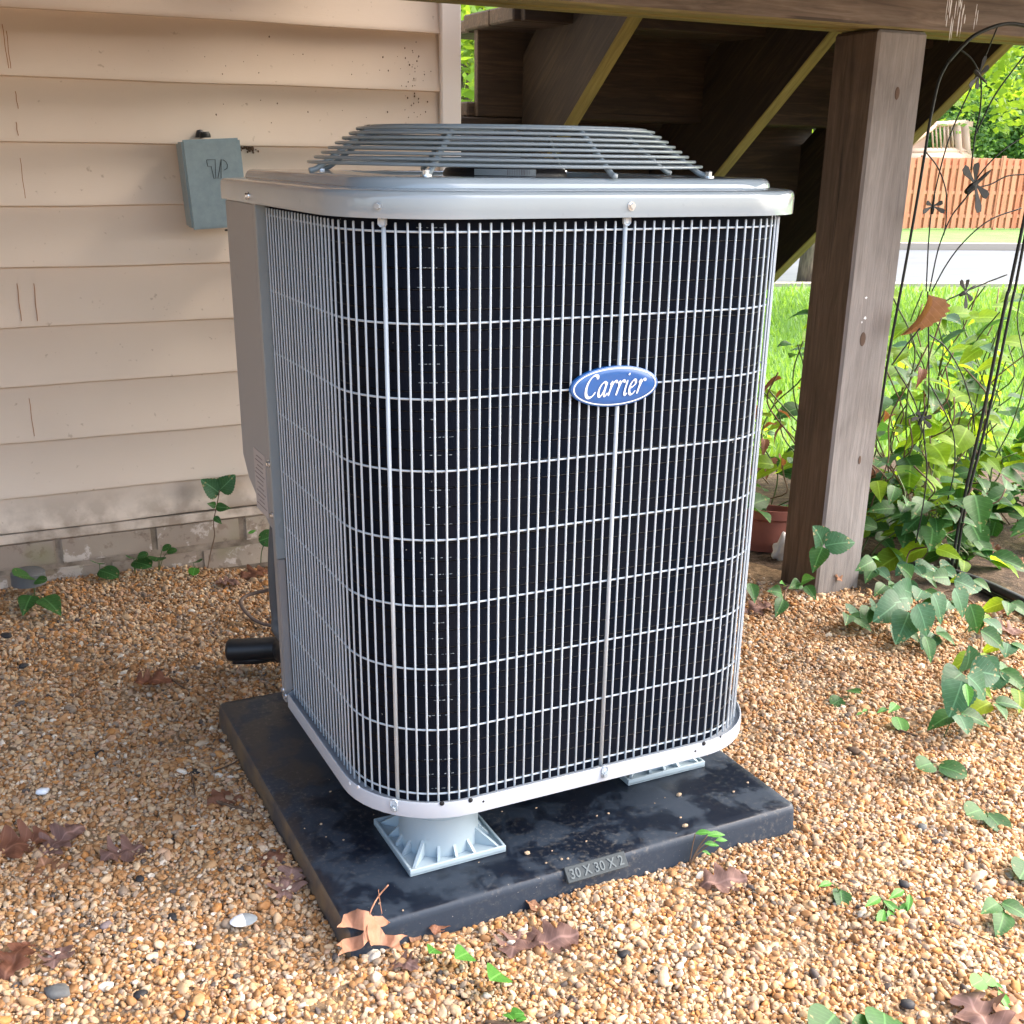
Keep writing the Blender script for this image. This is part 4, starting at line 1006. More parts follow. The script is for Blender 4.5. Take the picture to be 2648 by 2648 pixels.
# the creeper in front of the post
cr = thing('creeper', 'leafy green creeper with big toothed leaves trailing from the post onto the gravel', 'creeper', (1.55, .6, -.04))
CL = [  # base px, tip px, depth y, kind
 ((1552, 1030), (1545, 978), .66, 'blue', .085), ((1552, 1032), (1532, 1075), .64, 'ovate', .09), ((1556, 1030), (1628, 1012), .64, 'blue', .11), ((1600, 1030), (1570, 1005), .66, 'ovate', .05),
 ((1648, 1058), (1602, 1082), .60, 'ovate', .06), ((1720, 1120), (1672, 1085), .55, 'blue', .085), ((1712, 1128), (1640, 1132), .50, 'blue', .085), ((1700, 1135), (1610, 1150), .45, 'blue', .085),
 ((1690, 1140), (1630, 1190), .40, 'blue', .09), ((1715, 1155), (1690, 1225), .36, 'blue', .10), ((1730, 1140), (1760, 1200), .34, 'blue', .10), ((1760, 1120), (1795, 1185), .38, 'blue', .085),
 ((1765, 1100), (1745, 1065), .55, 'ovate', .06), ((1790, 1090), (1735, 1080), .55, 'ovate', .08), ((1800, 1095), (1850, 1110), .50, 'blue', .10), ((1800, 1110), (1835, 1170), .42, 'blue', .09),
 ((1830, 1140), (1860, 1215), .35, 'ovate', .11), ((1745, 1200), (1765, 1245), .26, 'ovate', .07), ((1815, 1270), (1770, 1300), .20, 'blue', .10), ((1820, 1265), (1845, 1225), .22, 'blue', .08),
 ((1830, 1265), (1915, 1275), .16, 'blue', .12), ((1825, 1275), (1908, 1340), .08, 'blue', .13), ((1815, 1285), (1790, 1370), .08, 'blue', .11), ((1822, 1290), (1832, 1320), .06, 'narrow', .05),
 ((1850, 1190), (1905, 1220), .32, 'ovate', .08), ((1660, 1060), (1640, 1020), .62, 'narrow', .04), ((1475, 1120), (1440, 1100), .60, 'ovate', .05), ((1478, 1130), (1465, 1165), .58, 'ovate', .05), ((1480, 1105), (1478, 1085), .6, 'narrow', .04),
 ((1510, 1100), (1485, 1108), .62, 'ovate', .045), ((1512, 1098), (1530, 1085), .62, 'ovate', .045), ((1520, 1105), (1540, 1125), .60, 'ovate', .05), ((1415, 1100), (1428, 1130), .58, 'ovate', .05), ((1720, 1090), (1700, 1050), .6, 'ovate', .07)]
for b_, tp, yy, kd, sz in CL:
    B = at(*b_, 1, yy); T = at(*tp, 1, yy-.04)
    if B.z < gz(B.x, B.y)+.012: B = at(*b_, 2, gz(B.x, B.y)+.02)
    if T.z < gz(T.x, T.y)+.012: T = at(*tp, 2, gz(T.x, T.y)+.012)
    ln = (T-B).length; ln = min(max(ln, sz*.6), sz*1.0, .068)
    leaf(cr, kd, B, T-B, Vector((-.15+random.uniform(-.45, .45), -.75+random.uniform(-.35, .35), .8)), ln)
rc = random.Random(78)
for cx_, cy_ in ((1640, 1142), (1600, 1158), (1700, 1182), (1740, 1112), (1790, 1132), (1832, 1092), (1852, 1165), (1762, 1192), (1882, 1262), (1832, 1282), (1806, 1345), (1872, 1325), (1902, 1212), (1672, 1102), (1722, 1066), (1902, 1135), (1770, 1070), (1650, 1070), (1842, 1235), (1920, 1300)):
    g0 = at(cx_, cy_, 2, 0); g0 = at(cx_, cy_, 2, gz(g0.x, g0.y)+rc.uniform(.025, .06)); gb = Vector((g0.x+rc.uniform(-.03, .03), g0.y+rc.uniform(.0, .04), gz(g0.x, g0.y)))
    put('petiole', tube('petiole', spline([gb, gb.lerp(g0, .6)+Vector((0, 0, .012)), g0], 3), .0012, 5), M['stem'], cr); a0_ = rc.uniform(-2.6, -.6)
    for q_ in range(3):
        a_ = a0_+(q_-1)*1.25; dv = Vector((math.cos(a_), math.sin(a_), rc.uniform(-.35, .1))); leaf(cr, rc.choice(['blue', 'ovate', 'blue', 'ovate', 'yellow'] if cx_ > 1820 else ['blue', 'ovate']), g0+dv*.006, dv, Vector((rc.uniform(-.25, .25), -.45+rc.uniform(-.3, .3), 1)), rc.uniform(.045, .068))
for pts in ([(1620, 1075), (1680, 1110), (1730, 1128), (1800, 1115), (1850, 1150)], [(1850, 1160), (1850, 1230), (1820, 1270)], [(1556, 1032), (1600, 1050), (1620, 1075)], [(1480, 1150), (1485, 1110), (1520, 1100)], [(1730, 1128), (1745, 1180), (1750, 1205)]):
    P3 = []
    for q in pts:
        g_ = at(*q, 2, -.01); P3.append(at(*q, 2, gz(g_.x, g_.y)+.03))
    put('runner', tube('runner', spline(P3, 5), .0022, 6), M['stemr'], cr)

# shrubby vines behind the trellis
def shrub(label, x0, x1, y0, y1, ztop, n, kinds, sz, seed, name='vine', stems=9, deadn=0):
    rs = random.Random(seed); t = thing(name, label, 'vine', ((x0+x1)/2, (y0+y1)/2, -.04), 'vines in the bed right of the post')
    tips = []
    for i in range(stems):
        bx, byy = rs.uniform(x0, x1), rs.uniform(y0, y1); hh = ztop*rs.uniform(.55, 1.05); lean = rs.uniform(-.25, .25)
        P = [Vector((bx, byy, gz(bx, byy)))]
        for q in range(1, 6): P.append(Vector((bx+lean*q/5+rs.uniform(-.03, .03), byy+rs.uniform(-.05, .05), gz(bx, byy)+hh*(q/5)**.9)))
        S_ = spline(P, 4); tips.append(S_); put('stem', tube('stem', S_, .0022, 5), M['stemr'] if rs.random() < .5 else M['stem'], t)
    for i in range(n):
        S_ = rs.choice(tips); p = S_[rs.randrange(3, len(S_))]; a = rs.uniform(0, 2*PI); out = rs.uniform(.01, .07)
        d = Vector((math.cos(a), math.sin(a), rs.uniform(-.5, .35))); b_ = p+d*out
        kd = rs.choice(kinds) if i >= deadn else 'wilt'
        leaf(t, kd, b_, d, Vector((rs.uniform(-.5, .5), rs.uniform(-.9, .1), 1)), sz*rs.uniform(.6, 1.3))
    return t
shrub('dense green vine of heart shaped leaves at the right edge behind the trellis legs', 1.95, 2.7, .95, 1.7, .64, 230, ['ovate', 'yellow', 'yellow', 'yellow'], .088, 31, stems=34)
shrub('low green vine with dark leaves around the foot of the trellis', 1.66, 2.4, .78, 1.25, .26, 280, ['ovate', 'ovate', 'yellow'], .085, 32, stems=22)
shrub('thin vine with wilted reddish leaves just right of the post', 1.75, 2.1, .95, 1.4, .55, 50, ['yellow', 'ovate'], .06, 33, stems=12, deadn=34)
shrub('sparse tall weeds with yellow green leaves between the unit and the post', 1.45, 2.4, 1.5, 2.6, .36, 260, ['yellow', 'yellow', 'ovate'], .055, 34, name='weed_clump', stems=34, deadn=12)
shrub('tall yellow green vine leaves reaching above the trellis middle at the right edge', 2.2, 2.6, .95, 1.3, .74, 70, ['yellow', 'ovate'], .10, 35, stems=8)

# trellis
tre = thing('garden_trellis', 'black metal garden trellis with thin curved rods and small dragonfly ornaments', 'trellis', (1.95, .78, -.04))
def c5(x, y): return ((1900+x/2.4148)/1.3706, (y/2.4148)/1.3706)
def c6(x, y): return ((1900+x/2.4148)/1.3706, (700+y/2.4148)/1.3706)
TY = .765
TR = [([c5(*q) for q in [(1330, 390), (1410, 300), (1500, 220), (1640, 160), (1750, 150), (1860, 185), (1960, 300)]], .0042),
 ([c6(*q) for q in [(900, 950), (960, 540), (1060, 0)]]+[c5(*q) for q in [(1130, 1300), (1190, 940), (1215, 780), (1270, 520), (1330, 390)]], .0032),
 ([c5(*q) for q in [(1640, 170), (1560, 360), (1470, 560), (1340, 860), (1250, 1200), (1215, 1450), (1195, 1820)]], .0016),
 ([c5(*q) for q in [(1410, 310), (1480, 370), (1530, 470), (1540, 560), (1530, 700), (1500, 850), (1475, 1060)]], .0018),
 ([c5(*q) for q in [(1906, 230), (1806, 350), (1640, 570), (1560, 720), (1500, 850)]], .0018),
 ([c5(*q) for q in [(1906, 790), (1806, 850), (1650, 960), (1530, 1090), (1440, 1240), (1360, 1340), (1300, 1470), (1260, 1600), (1215, 1820)]], .0016),
 ([c5(*q) for q in [(1190, 945), (1270, 1050), (1320, 1200), (1320, 1370), (1305, 1470)]], .0015),
 ([c5(*q) for q in [(1906, 1085), (1806, 1090), (1700, 1100), (1600, 1150), (1500, 1180), (1430, 1250), (1360, 1340)]], .0016),
 ([c5(*q) for q in [(1790, 1300), (1600, 1370), (1450, 1490), (1330, 1640), (1230, 1820)]], .0016),
 ([c5(*q) for q in [(1700, 1715), (1560, 1770), (1400, 1840)]]+[c6(*q) for q in [(1280, 220), (1100, 430), (980, 590)]], .0018),
 ([c6(*q) for q in [(1205, 130), (1210, 400), (1210, 800), (1180, 1000), (1200, 1250), (1170, 1500), (1130, 1700)]], .0018),
 ([c6(*q) for q in [(1215, 400), (1320, 480), (1420, 650), (1480, 850), (1500, 1000)]], .0016),
 ([c6(*q) for q in [(1000, 600), (1100, 770), (1150, 900), (1190, 1080)]], .0016),
 ([c6(*q) for q in [(1215, 700), (1320, 900), (1370, 1050), (1370, 1250), (1330, 1430)]], .0016),
 ([c5(*q) for q in [(1900, 900), (1825, 1280), (1720, 1780)]]+[c6(*q) for q in [(1690, 200), (1560, 850), (1420, 1480), (1345, 1900)]], .0042),
 ([c5(*q) for q in [(1925, 950), (1850, 1280), (1755, 1780)]]+[c6(*q) for q in [(1730, 200), (1595, 850), (1440, 1480), (1375, 1900)]], .0036)]
for pts, r in TR: put('rod', tube('rod', spline([at(*q, 1, TY+(.012 if r < .003 else 0)) for q in pts], 6), r, 6), M['metalblk'], tre)
def dragonfly(px, py, s, ang, label=None):
    c = at(px, py, 1, TY-.006); ms_ = [tube('b', [c+Vector((math.cos(ang), 0, math.sin(ang)))*(s*k) for k in (-.5, -.3, 0, .25, .5)], [s*.02, s*.05, s*.05, s*.10, s*.07], 6)]
    for da, ln in ((1.2, .95), (-1.2, .95), (1.9, .7), (-1.9, .7)):
        a_ = ang+da; e = Vector((math.cos(a_), -.15, math.sin(a_))); n_ = Vector((-math.sin(a_), 0, math.cos(a_))); st = c+Vector((math.cos(ang), 0, math.sin(ang)))*s*.12; vs = []
        for q, w_ in ((0, .02), (.35, .05), (.8, .12), (1, .08)):
            for sg in (-1, 1):
                for dd in (0, .0012): vs.append(st+e*(s*ln*q*.8)+n_*(sg*w_*s)+Vector((0, dd, 0)))
        fs = []
        for q in range(3):
            o_ = q*4; fs += [(o_, o_+4, o_+6, o_+2), (o_+1, o_+3, o_+7, o_+5), (o_, o_+1, o_+5, o_+4), (o_+2, o_+6, o_+7, o_+3)]
        fs.append((12, 13, 15, 14)); ms_.append(mesh('w', vs, fs))
    put('dragonfly', join('dragonfly', ms_), M['metalblk'], tre)
dragonfly(1850, 145, .050, R(150)); dragonfly(1846, 342, .082, R(215)); dragonfly(1761, 384, .045, R(270)); dragonfly(1826, 548, .050, R(205)); dragonfly(1741, 783, .05, R(250))
o = leaf(None, leafmesh('dead_leaf', ovw, 16, 1.1, .5, m=M['dead'], ser=.1, curl=.3, seed=41), at(1752, 556, 1, TY-.006), Vector((-.1, 0, -1)), Vector((.3, -1, 0)), .10, 'dead_leaf')
tag(o, 'curled brown leaf hanging from the middle rods of the trellis', 'dead leaf')

# edging, pot, plastic
ed = []
for q in ((1790, 1078), (1850, 1098), (1932, 1135), (2010, 1175)): p_ = at(*q, 2, -.01); ed.append(p_)
S_ = spline(ed, 6)
o = put('edging', join('edging', [tube('e', S_, .012, 8), tube('e', [p_-Vector((0, 0, .02)) for p_ in S_], .008, 6)], True), M['edging']); tag(o, 'black plastic garden edging strip at the right of the bed', 'edging')
o = put('edging', tube('edging', spline([at(1640, 1052, 2, -.02), at(1700, 1062, 2, -.02), at(1760, 1072, 2, -.02)], 5), .012, 8), M['edging']); tag(o, 'short black edging piece half buried behind the creeper', 'edging')
pc_ = at(1462, 1052, 2, -.04); 
pot = thing('terracotta_pot', 'dark red clay pot lying behind the left side of the post', 'pot', (pc_.x+.02, pc_.y+.06, -.04))
put('wall', autosmooth(lathe('wall', [(.0, 0), (.062, 0), (.078, .085), (.085, .09), (.087, .115), (.081, .115), (.072, .02), (0, .02)], 28), 35), M['terra'], pot, (pc_.x+.02, pc_.y+.07, -.04), (R(-8), R(6), 0))
def blob(name, c, s, m, seed, sub=2, amp=.35):
    bm = bmesh.new(); bmesh.ops.create_icosphere(bm, subdivisions=sub, radius=1)
    for v in bm.verts:
        n_ = noise.noise(v.co*1.3+Vector((seed*3.1, seed, 0))); v.co = v.co*(1+amp*n_); v.co = Vector((v.co.x*s[0], v.co.y*s[1], v.co.z*s[2]))
    return put(name, from_bm(name, bm, sub > 1), m, None, c, (0, 0, seed*1.3))
o = blob('plastic_scrap', at(1474, 1038, 1, pc_.y-.03), (.028, .02, .035), M['plasticbag'], 5, 3, .9); tag(o, 'crumpled clear plastic scrap leaning on the red pot', 'plastic scrap')

# dead leaves, twigs and stones
def dl(px, py, size, kind, ang, label, tilt=(.2, -.2), lift=.004, zc=None):
    b_ = at(px, py, 2, -.04); z = gz(b_.x, b_.y)+lift if zc is None else zc; b_ = at(px, py, 2, z+.004); d = Vector((math.cos(ang), math.sin(ang), tilt[0])); up = Vector((tilt[1]*.6, -.12, 1))
    o = leaf(None, random.choice(dleaf[kind]), b_-d*size*.42, d, up, size*.86, 'dead_leaf'); tag(o, label, 'dead leaf', 'dead leaves on the gravel'); 
    stx = tube('stalk', spline([(0, 0, 0), (.01, -.15, .03), (-.02, -.32, .08)], 4), .012, 5); put('stalk', stx, M['stick'], None).parent = o
    return o
OL = [(175,850),(220,770),(290,760),(300,725),(370,740),(385,772),(400,780),(450,760),(500,800),(440,835),(470,880),(560,885),(622,900),(560,925),(580,985),(500,960),(440,950),(390,962),(370,925),(320,965),(180,1030),(212,975),(165,945),(300,890),(340,855),(240,845)]
def olp(x, y):
    yy = -.010-.030*max(0, (y-840)/180)+.012*max(0, (840-y)/110)+.006*math.sin(x*.031)+.004*math.sin(y*.05)
    return at((800+x/2.415)/1.3706, (2050+y/2.415)/1.3706, 1, yy)
bm = bmesh.new(); rib = [(378, 740), (362, 800), (362, 860), (375, 905), (372, 925)]
P_ = []
for i_ in range(len(OL)):
    a_, b_ = OL[i_], OL[(i_+1) % len(OL)]
    for k_ in range(3): P_.append((a_[0]+(b_[0]-a_[0])*k_/3+random.uniform(-3, 3)*(k_ > 0), a_[1]+(b_[1]-a_[1])*k_/3+random.uniform(-3, 3)*(k_ > 0)))
bv = [bm.verts.new(olp(*q)) for q in P_]; f_ = bm.faces.new(bv); bmesh.ops.triangulate(bm, faces=[f_]); c_ = olp(365, 860)
bmesh.ops.subdivide_edges(bm, edges=bm.edges[:], cuts=2, use_grid_fill=False)
for v in bm.verts: v.co = (v.co-c_); v.co.y += .007*noise.noise(v.co*45)
me = from_bm('dead_leaf', bm, True); me.materials.append(M['deadbig'])
o = put('dead_leaf', me, None, None, c_); tag(o, 'large tan oak leaf with pointed lobes leaning on the near corner of the black pad', 'dead leaf', 'dead leaves on the gravel')
def ost(q, r, lb=None):
    S_ = spline([olp(*a_)-c_+Vector((0, -.002, 0)) for a_ in q], 4); put('stalk', tube('stalk', S_, r, 6), M['deadbig'], o, c_)
ost([(372, 925), (360, 860), (366, 790), (385, 720), (430, 640), (490, 570)], .0012); ost([(450, 750), (438, 680), (428, 600)], .0006)
dl(545, 1665, .085, 'mauve', R(60), 'crumpled mauve oak leaf along the left pad edge')
dl(425, 1512, .08, 'red', R(200), 'red brown oak leaf under a twig left of the pad')
dl(700, 1750, .04, 'red', R(20), 'small dark leaf tucked behind the large oak leaf')
dl(825, 1750, .045, 'red', R(240), 'small orange oak leaf with a stalk against the pad front', (.3, .3), .01)
dl(780, 1758, .032, 'plain', R(80), 'little brown leaf standing against the pad front', (.8, .3), .01)
dl(1000, 1702, .035, 'plain', R(120), 'little pointed leaf against the pad front near the moulded numbers', (.7, .3), .01)
dl(975, 1780, .08, 'mauve', R(230), 'folded mauve leaf in the gravel in front of the pad')
dl(1045, 1775, .085, 'mauve', R(350), 'lobed mauve oak leaf just right of the folded one')
dl(800, 1890, .07, 'plain', R(280), 'long tan leaf flat in the gravel at bottom centre')
dl(765, 1820, .05, 'mauve', R(300), 'small faded leaf between the heart leaves and the oak leaf')
dl(35, 1600, .11, 'red', R(10), 'dark red leaf at the left edge of the picture')
dl(120, 1585, .09, 'mauve', R(30), 'dark crumpled leaf next to the red one at the left edge')
dl(90, 1645, .08, 'tan', R(100), 'pale tan leaf half under gravel below the dark one')
dl(235, 1610, .09, 'mauve', R(200), 'brown leaf with a grey tip in the left gravel')
dl(30, 1810, .08, 'red', R(60), 'dark leaf low at the left edge of the picture')
dl(110, 1805, .06, 'mauve', R(250), 'pinkish torn leaf right of the low dark leaf')
dl(515, 1625, .06, 'red', R(120), 'orange brown leaf scrap by the left pad edge')
dl(290, 1288, .09, 'red', R(170), 'brown leaf in the gravel left of the insulated pipe')
dl(480, 1085, .09, 'red', R(10), 'russet leaf heap at the foundation behind the unit')
dl(430, 1100, .07, 'mauve', R(190), 'dark dry leaf left of the russet one at the foundation')
dl(1365, 1665, .085, 'mauve', R(340), 'long pale leaf lying in front of the right half of the pad')
dl(1430, 1150, .09, 'mauve', R(350), 'wide brown leaf flat on the gravel right of the unit')
dl(1585, 1090, .05, 'tan', R(270), 'upright curled tan leaf at the foot of the post', (-1.2, .2), .03)
dl(1850, 1920, .10, 'mauve', R(80), 'large mauve leaf at the bottom right corner')
dl(1915, 1905, .09, 'tan', R(200), 'tan leaf overlapping the mauve one in the bottom right corner')
for q, kd, an, lb in (((1880, 1160), 'red', 1, 'dark leaf in the shade under the edging'), ((1905, 1190), 'mauve', 3, 'grey leaf below the edging at the right edge'), ((1915, 1060), 'tan', 5, 'tan leaf in the bed above the edging'), ((1870, 1040), 'red', 2, 'russet leaf in the bed between the trellis and the edge')): dl(*q, .08, kd, an, lb)
def twig(pts, r, label, lift=.004):
    P3 = []
    for q in pts:
        g_ = at(*q, 2, -.04); P3.append(at(*q, 2, gz(g_.x, g_.y)+lift+.003))
    S_ = spline(P3, 5); o = put('twig', tube('twig', S_, [r*(1-.5*i/len(S_)) for i in range(len(S_))], 6), M['stick']); tag(o, label, 'twig', 'twigs on the gravel')
twig([(395, 1508), (430, 1520), (478, 1532)], .0045, 'thick brown twig across the red oak leaf', .008)
twig([(325, 1282), (350, 1300), (375, 1318), (412, 1318)], .0022, 'thin brown twig touching the back left corner of the pad')
twig([(405, 1455), (440, 1440), (470, 1420)], .0016, 'thin twig left of the pad middle')
twig([(245, 1640), (290, 1625), (320, 1590)], .0012, 'curved hair thin twig in the left gravel')
twig([(1690, 1375), (1760, 1400), (1815, 1425)], .0025, 'brown twig running from the tall seedling to the right')
twig([(1690, 1435), (1720, 1450), (1790, 1485)], .0025, 'brown twig below the first one on the right')
twig([(1540, 1650), (1620, 1680), (1700, 1712)], .0014, 'thin stem leading to the four leaved sprout')
twig([(1720, 1725), (1790, 1745), (1932, 1800)], .0014, 'long thin stem running to the right edge')
twig([(1365, 1650), (1430, 1675), (1460, 1690)], .0013, 'thin twig on the long pale leaf')
twig([(915, 1928), (1000, 1932), (1060, 1905), (1080, 1885)], .0030, 'dark curved twig at the bottom centre')
twig([(1820, 1440), (1840, 1490), (1870, 1530)], .0012, 'thin runner between the two round leaved seedlings')
twig([(560, 1800), (590, 1780), (610, 1750)], .0016, 'pale straw stalk left of the large oak leaf')
twig([(360, 1455), (365, 1480), (368, 1500)], .0018, 'short dark twig in the left gravel')
twig([(95, 1385), (140, 1410), (170, 1418)], .0016, 'short red brown twig near the left edge')
def rock(px, py, s, m, label, cat='stone', seed=1, flat=.5):
    b_ = at(px, py, 2, -.04); z = gz(b_.x, b_.y)+.004+s*flat*.6; b_ = at(px, py, 2, z); o = blob('stone', b_, (s, s*.75, s*flat), m, seed); tag(o, label, cat, 'odd stones among the gravel' if cat == 'stone' else None)
    return o
rock(110, 1871, .017, M['stone'], 'large grey green stone low in the left gravel', seed=2)
rock(200, 1746, .010, M['stonep'], 'mauve pebble above the large grey stone', seed=3)
rock(326, 1730, .010, M['char'], 'black lump with a stalk in the lower left gravel', seed=4)
rock(264, 1876, .010, M['char'], 'black crumb near the bottom left', seed=5)
rock(353, 1915, .011, M['char'], 'black stone at the bottom edge left of centre', seed=6)
rock(364, 1456, .014, M['char'], 'flat black chip left of the pad', seed=7, flat=.2)
rock(187, 1423, .011, M['char'], 'shiny black fragment in the left gravel', seed=8)
rock(12, 1199, .012, M['char'], 'dark clod at the left edge near the wall', seed=9)
rock(44, 1256, .010, M['char'], 'second dark clod near the left edge', seed=10)
rock(1612, 1415, .013, M['stick'], 'brown bark chip right of the pad corner', seed=11, flat=.35)
rock(1178, 1800, .010, M['char'], 'dark wood chip in front of the pad', seed=12, flat=.4)
rock(1705, 1668, .010, M['char'], 'black pebble above the four leaved sprout', seed=13)
rock(1712, 1895, .010, M['char'], 'black pebble near the bottom right', seed=14)
rock(1740, 1560, .010, M['stone'], 'small grey stone right of the pad', seed=15)
rock(264, 1658, .008, M['char'], 'tiny black pebble in the lower left gravel', seed=16)
o = rock(80, 1493, .011, M['shell'], 'bright white crumpled scrap in the left gravel', 'scrap', 17)
sh = at(459, 1730, 2, -.03); shell = thing('shell', 'half white half grey shell fragment left of the pad corner', 'shell', (sh.x, sh.y, -.035))
def halfshell(name, a0, a1, m):
    vs = [(0, 0, .007)]; n = 14
    for k_ in range(n+1):
        a_ = a0+(a1-a0)*k_/n; vs.append((.020*math.cos(a_), .015*math.sin(a_), .0+random.uniform(0, .0012)))
    for k_ in range(n+1):
        a_ = a0+(a1-a0)*k_/n; vs.append((.012*math.cos(a_), .009*math.sin(a_), .006))
    fs = [(0, n+2+k_, n+3+k_) for k_ in range(n)]+[(n+2+k_, 1+k_, 2+k_, n+3+k_) for k_ in range(n)]
    me = mesh(name, vs, fs, True); mod = put(name, me, m, shell, (sh.x, sh.y, -.036), (0, R(6), R(10)))
halfshell('white_half', R(80), R(262), M['shell']); halfshell('grey_half', R(-98), R(80), M['shellg'])

# ------------------------------------------------------------------ background: fence, far deck, trees
fence = thing('fence', 'red stained board fence across the street', 'fence', (24, 22.5, -.8))
fa, fb = Vector((23.6, 22.9, 0)), Vector((27.1, 22.1, 0)); fd = (fb-fa).normalized(); fn = Vector((-fd.y, fd.x, 0)); fang = math.atan2(fd.y, fd.x)
pkm = box('picket', .138, .02, 1.78, .004); pkm.materials.append(M['fence'])
for i in range(-105, 80):
    p_ = fa+fd*(i*.104); side = -.026 if i % 2 else .026
    p_ = p_+fn*side; g_ = gz(p_.x, p_.y); put('picket', pkm, None, fence, (p_.x, p_.y, g_+.93+random.uniform(-.01, .01)), (0, 0, fang+random.uniform(-.02, .02)))
rl = box('rail', 2.4, .04, .09, .003); rl.materials.append(M['fence']); psm = box('fence_post', .09, .09, 1.9, .004); psm.materials.append(M['fence'])
for i in range(-5, 4):
    p_ = fa+fd*(i*2.42); g_ = gz(p_.x, p_.y); put('fence_post', psm, None, fence, (p_.x, p_.y, g_+.93), (0, 0, fang))
    for z in (.35, .95, 1.6): q_ = p_+fd*1.21; put('rail', rl, None, fence, (q_.x, q_.y, g_+z), (0, 0, fang))
# neighbour's raised deck with railing
DY = 26.0
nd = thing('neighbour_deck', 'pale timber stair landing with a baluster railing rising behind the red fence', 'deck', tuple(at(1790, 292, 1, DY)))
def nb(name, p, q, wd, y=DY):
    a_, b_ = at(*p, 1, y), at(*q, 1, y); return put(name, tube(name, [a_, b_], wd, 4), M['paledeck'], nd)
nb('railing_post', (1820, 230), (1827, 330), .16); nb('railing_post', (1806, 234), (1812, 330), .14)
nb('top_rail', (1742, 236), (1822, 232), .09); nb('bottom_rail', (1700, 286), (1822, 284), .09)
nb('stair_rail', (1762, 236), (1700, 285), .12); nb('skirt_board', (1690, 300), (1830, 297), .22)
for i in range(6): x_ = 1758+i*7.5; nb('baluster', (x_, 238), (x_+3, 284), .035)
put('panel', box('panel', 1.1, .05, 1.0, .01), M['paledeck'], nd, at(1806, 262, 1, DY+.3)); 
put('panel', box('panel', .9, .05, 1.0, .01), M['paledeck'], nd, at(1722, 282, 1, DY+.3))

def crown_mesh(name, rad, n, ls, seed, m, squash=1.0, lobes=9):
    r_ = np.random.default_rng(seed); C = r_.normal(0, .42, (lobes, 3))*rad; C[:, 2] = C[:, 2]*squash; RR = rad*r_.uniform(.35, .6, lobes)
    sub = 14; C2 = []; R2 = []
    for c_, q in zip(C, RR):
        dd = r_.normal(0, 1, (sub, 3)); dd /= np.linalg.norm(dd, axis=1)[:, None]; C2.append(c_+dd*q*.8); R2 += [q*.38]*sub
    C2 = np.concatenate(C2); R2 = np.array(R2); idx = r_.integers(0, len(C2), n); d = r_.normal(0, 1, (n, 3)); d /= np.linalg.norm(d, axis=1)[:, None]
    p = C2[idx]+d*(R2[idx]*r_.uniform(.35, 1.1, n)**.5)[:, None]
    t = r_.normal(0, 1, (n, 3)); t[:, 2] *= .5; t /= np.linalg.norm(t, axis=1)[:, None]; b_ = np.cross(d+r_.normal(0, .4, (n, 3)), t); b_ /= np.linalg.norm(b_, axis=1)[:, None]
    s = ls*r_.uniform(.6, 1.4, n)[:, None]; v = np.stack([p-t*s, p+b_*s*.5, p+t*s, p-b_*s*.5], 1).astype(np.float32)
    me = bpy.data.meshes.new(name); me.vertices.add(n*4); me.vertices.foreach_set('co', v.ravel()); me.loops.add(n*4); me.loops.foreach_set('vertex_index', np.arange(n*4, dtype=np.int32))
    me.polygons.add(n); me.polygons.foreach_set('loop_start', np.arange(0, n*4, 4, dtype=np.int32)); me.update(); me.materials.append(m); return me
def tree(x, y, h, crown, cr_z, label, tr=.22, sc=1.0, rot=0, group='trees beyond the fence', base=None):
    b_ = gz(x, y) if base is None else base; t = thing('tree', label, 'tree', (x, y, b_), group)
    P = [Vector((x, y, b_-.1)), Vector((x+.05*h*.2, y, b_+h*.25)), Vector((x-.02*h, y+.02*h, b_+h*.55)), Vector((x+.01*h, y, b_+h*.9))]
    put('trunk', tube('trunk', spline(P, 4), [tr*(1-.75*i/12) for i in range(13)], 10), M['bark'], t)
    for k_ in range(5):
        a_ = k_*1.4+rot; z_ = b_+h*(.35+.1*k_); put('limb', tube('limb', spline([(x, y, z_), (x+math.cos(a_)*h*.13, y+math.sin(a_)*h*.13, z_+h*.09), (x+math.cos(a_)*h*.24, y+math.sin(a_)*h*.24, z_+h*.2)], 3), [tr*.4, tr*.35, tr*.3, tr*.25, tr*.2, tr*.12, tr*.06], 6), M['bark'], t)
    put('crown', crown, None, t, (x, y, b_+cr_z), (0, 0, rot), sc); return t
cA = crown_mesh('crown', 5.0, 26000, .15, 1, M['treeleaf'], 1.0); cB = crown_mesh('crown', 5.0, 26000, .15, 2, M['treeleafy'], .9); cC = crown_mesh('crown', 3.0, 16000, .075, 3, M['treeleafy'], .8)
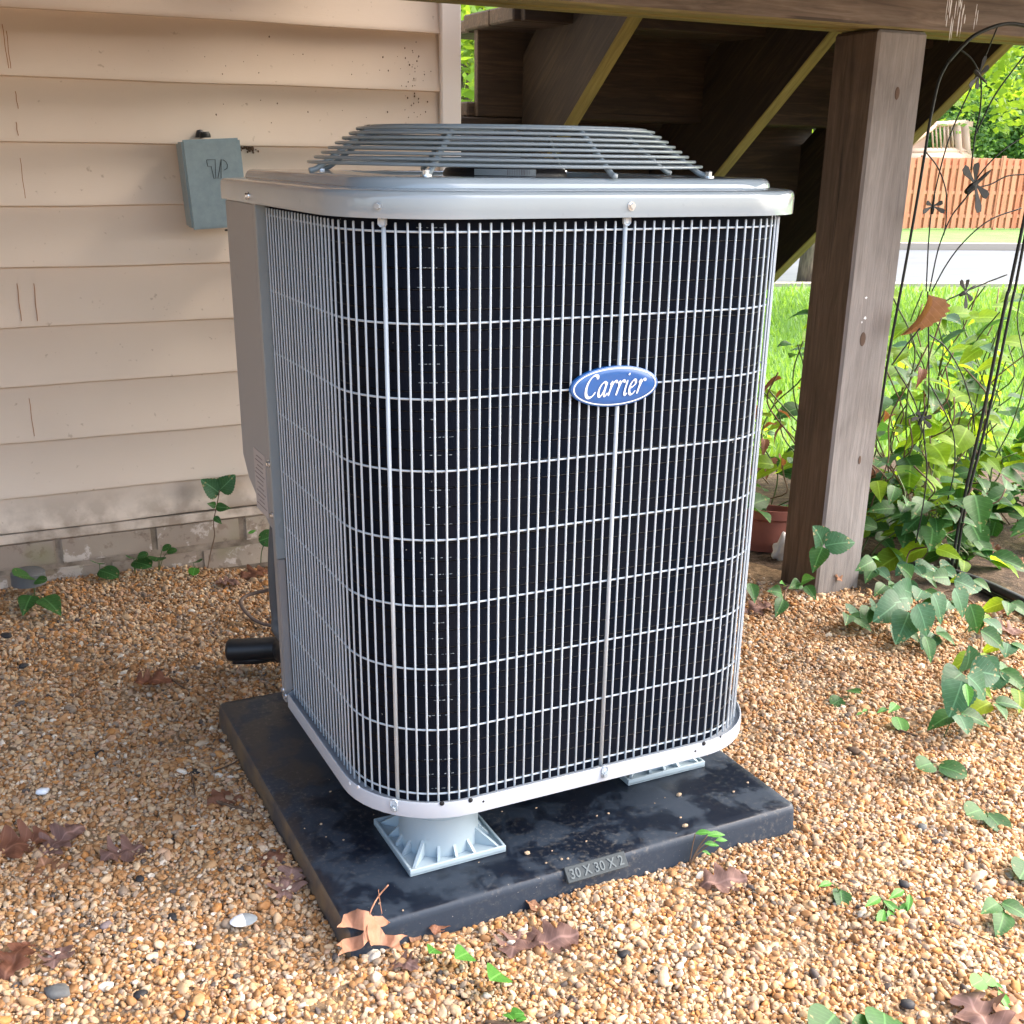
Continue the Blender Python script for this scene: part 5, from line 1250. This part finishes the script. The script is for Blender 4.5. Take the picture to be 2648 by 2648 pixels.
cD = crown_mesh('crown', 2.2, 9000, .07, 4, M['treeleaf'], .8)
def dirpt(px, dist):
    d = at(px, 290, 1, 50)-CAM; d.z = 0; d.normalize(); return CAM+d*dist
spots = [(1740, 52, 'A', 10, 'dark green tree right behind the pale timber landing'), (1850, 47, 'A', 9, 'dark leafy tree over the fence in the middle of the gap'), (1960, 50, 'B', 11, 'light green tree over the fence at the right edge'),
         (1650, 55, 'B', 12, 'light green tree hidden mostly by the post and stairs'), (1800, 66, 'B', 15, 'tall light green tree behind the dark ones'), (2100, 56, 'A', 12, 'dark tree outside right of the frame side'),
         (1900, 70, 'A', 16, 'tallest dark tree far behind at the right'), (1500, 60, 'A', 13, 'dark tree seen low between unit and post'),
         (870, 16, 'C', 7, 'bright maple seen in the gap between wall and stairs'), (930, 19, 'C', 8, 'second bright maple in the gap beside the wall corner'), (800, 22, 'C', 8, 'third maple behind the house corner')]
for i, (px, dist, kd, h, lb) in enumerate(spots):
    p_ = dirpt(px, dist)
    cm, czf = {'A': (cA, .55), 'B': (cB, .55), 'C': (cC, .45)}[kd]
    tree(p_.x, p_.y, h, cm, h*(.50 if kd != 'C' else .40), lb, sc=h/10.5 if kd != 'C' else h/7.5, rot=i*1.3, group='trees beyond the fence' if kd != 'C' else 'maples beyond the house corner')
# understory along the fence
for i, (px, dist) in enumerate(((1760, 42), (1830, 41), (1900, 43), (1970, 42), (1690, 43))):
    p_ = dirpt(px, dist); tree(p_.x, p_.y, 5, cD, 2.6+.3*(i % 2), ['low shrub tree just behind the pale landing', 'low shrub tree behind the middle of the fence', 'low shrub tree right of the middle of the fence', 'low shrub tree behind the fence at the right edge', 'low shrub tree hidden behind the post'][i], .1, 1.15, i, 'shrub trees behind the fence')
p_ = at(1518, 540, 2, -.62); tree(p_.x, p_.y, 6, cD, 4.4, 'young street tree whose thin trunk shows beside the post', .13, 1.0, 2, None)
p_ = dirpt(2010, 11); tree(p_.x+.3, p_.y-.3, 6, cC, 2.85, 'near tree with drooping yellow green leaves at the top right edge', .15, .72, 1, None)
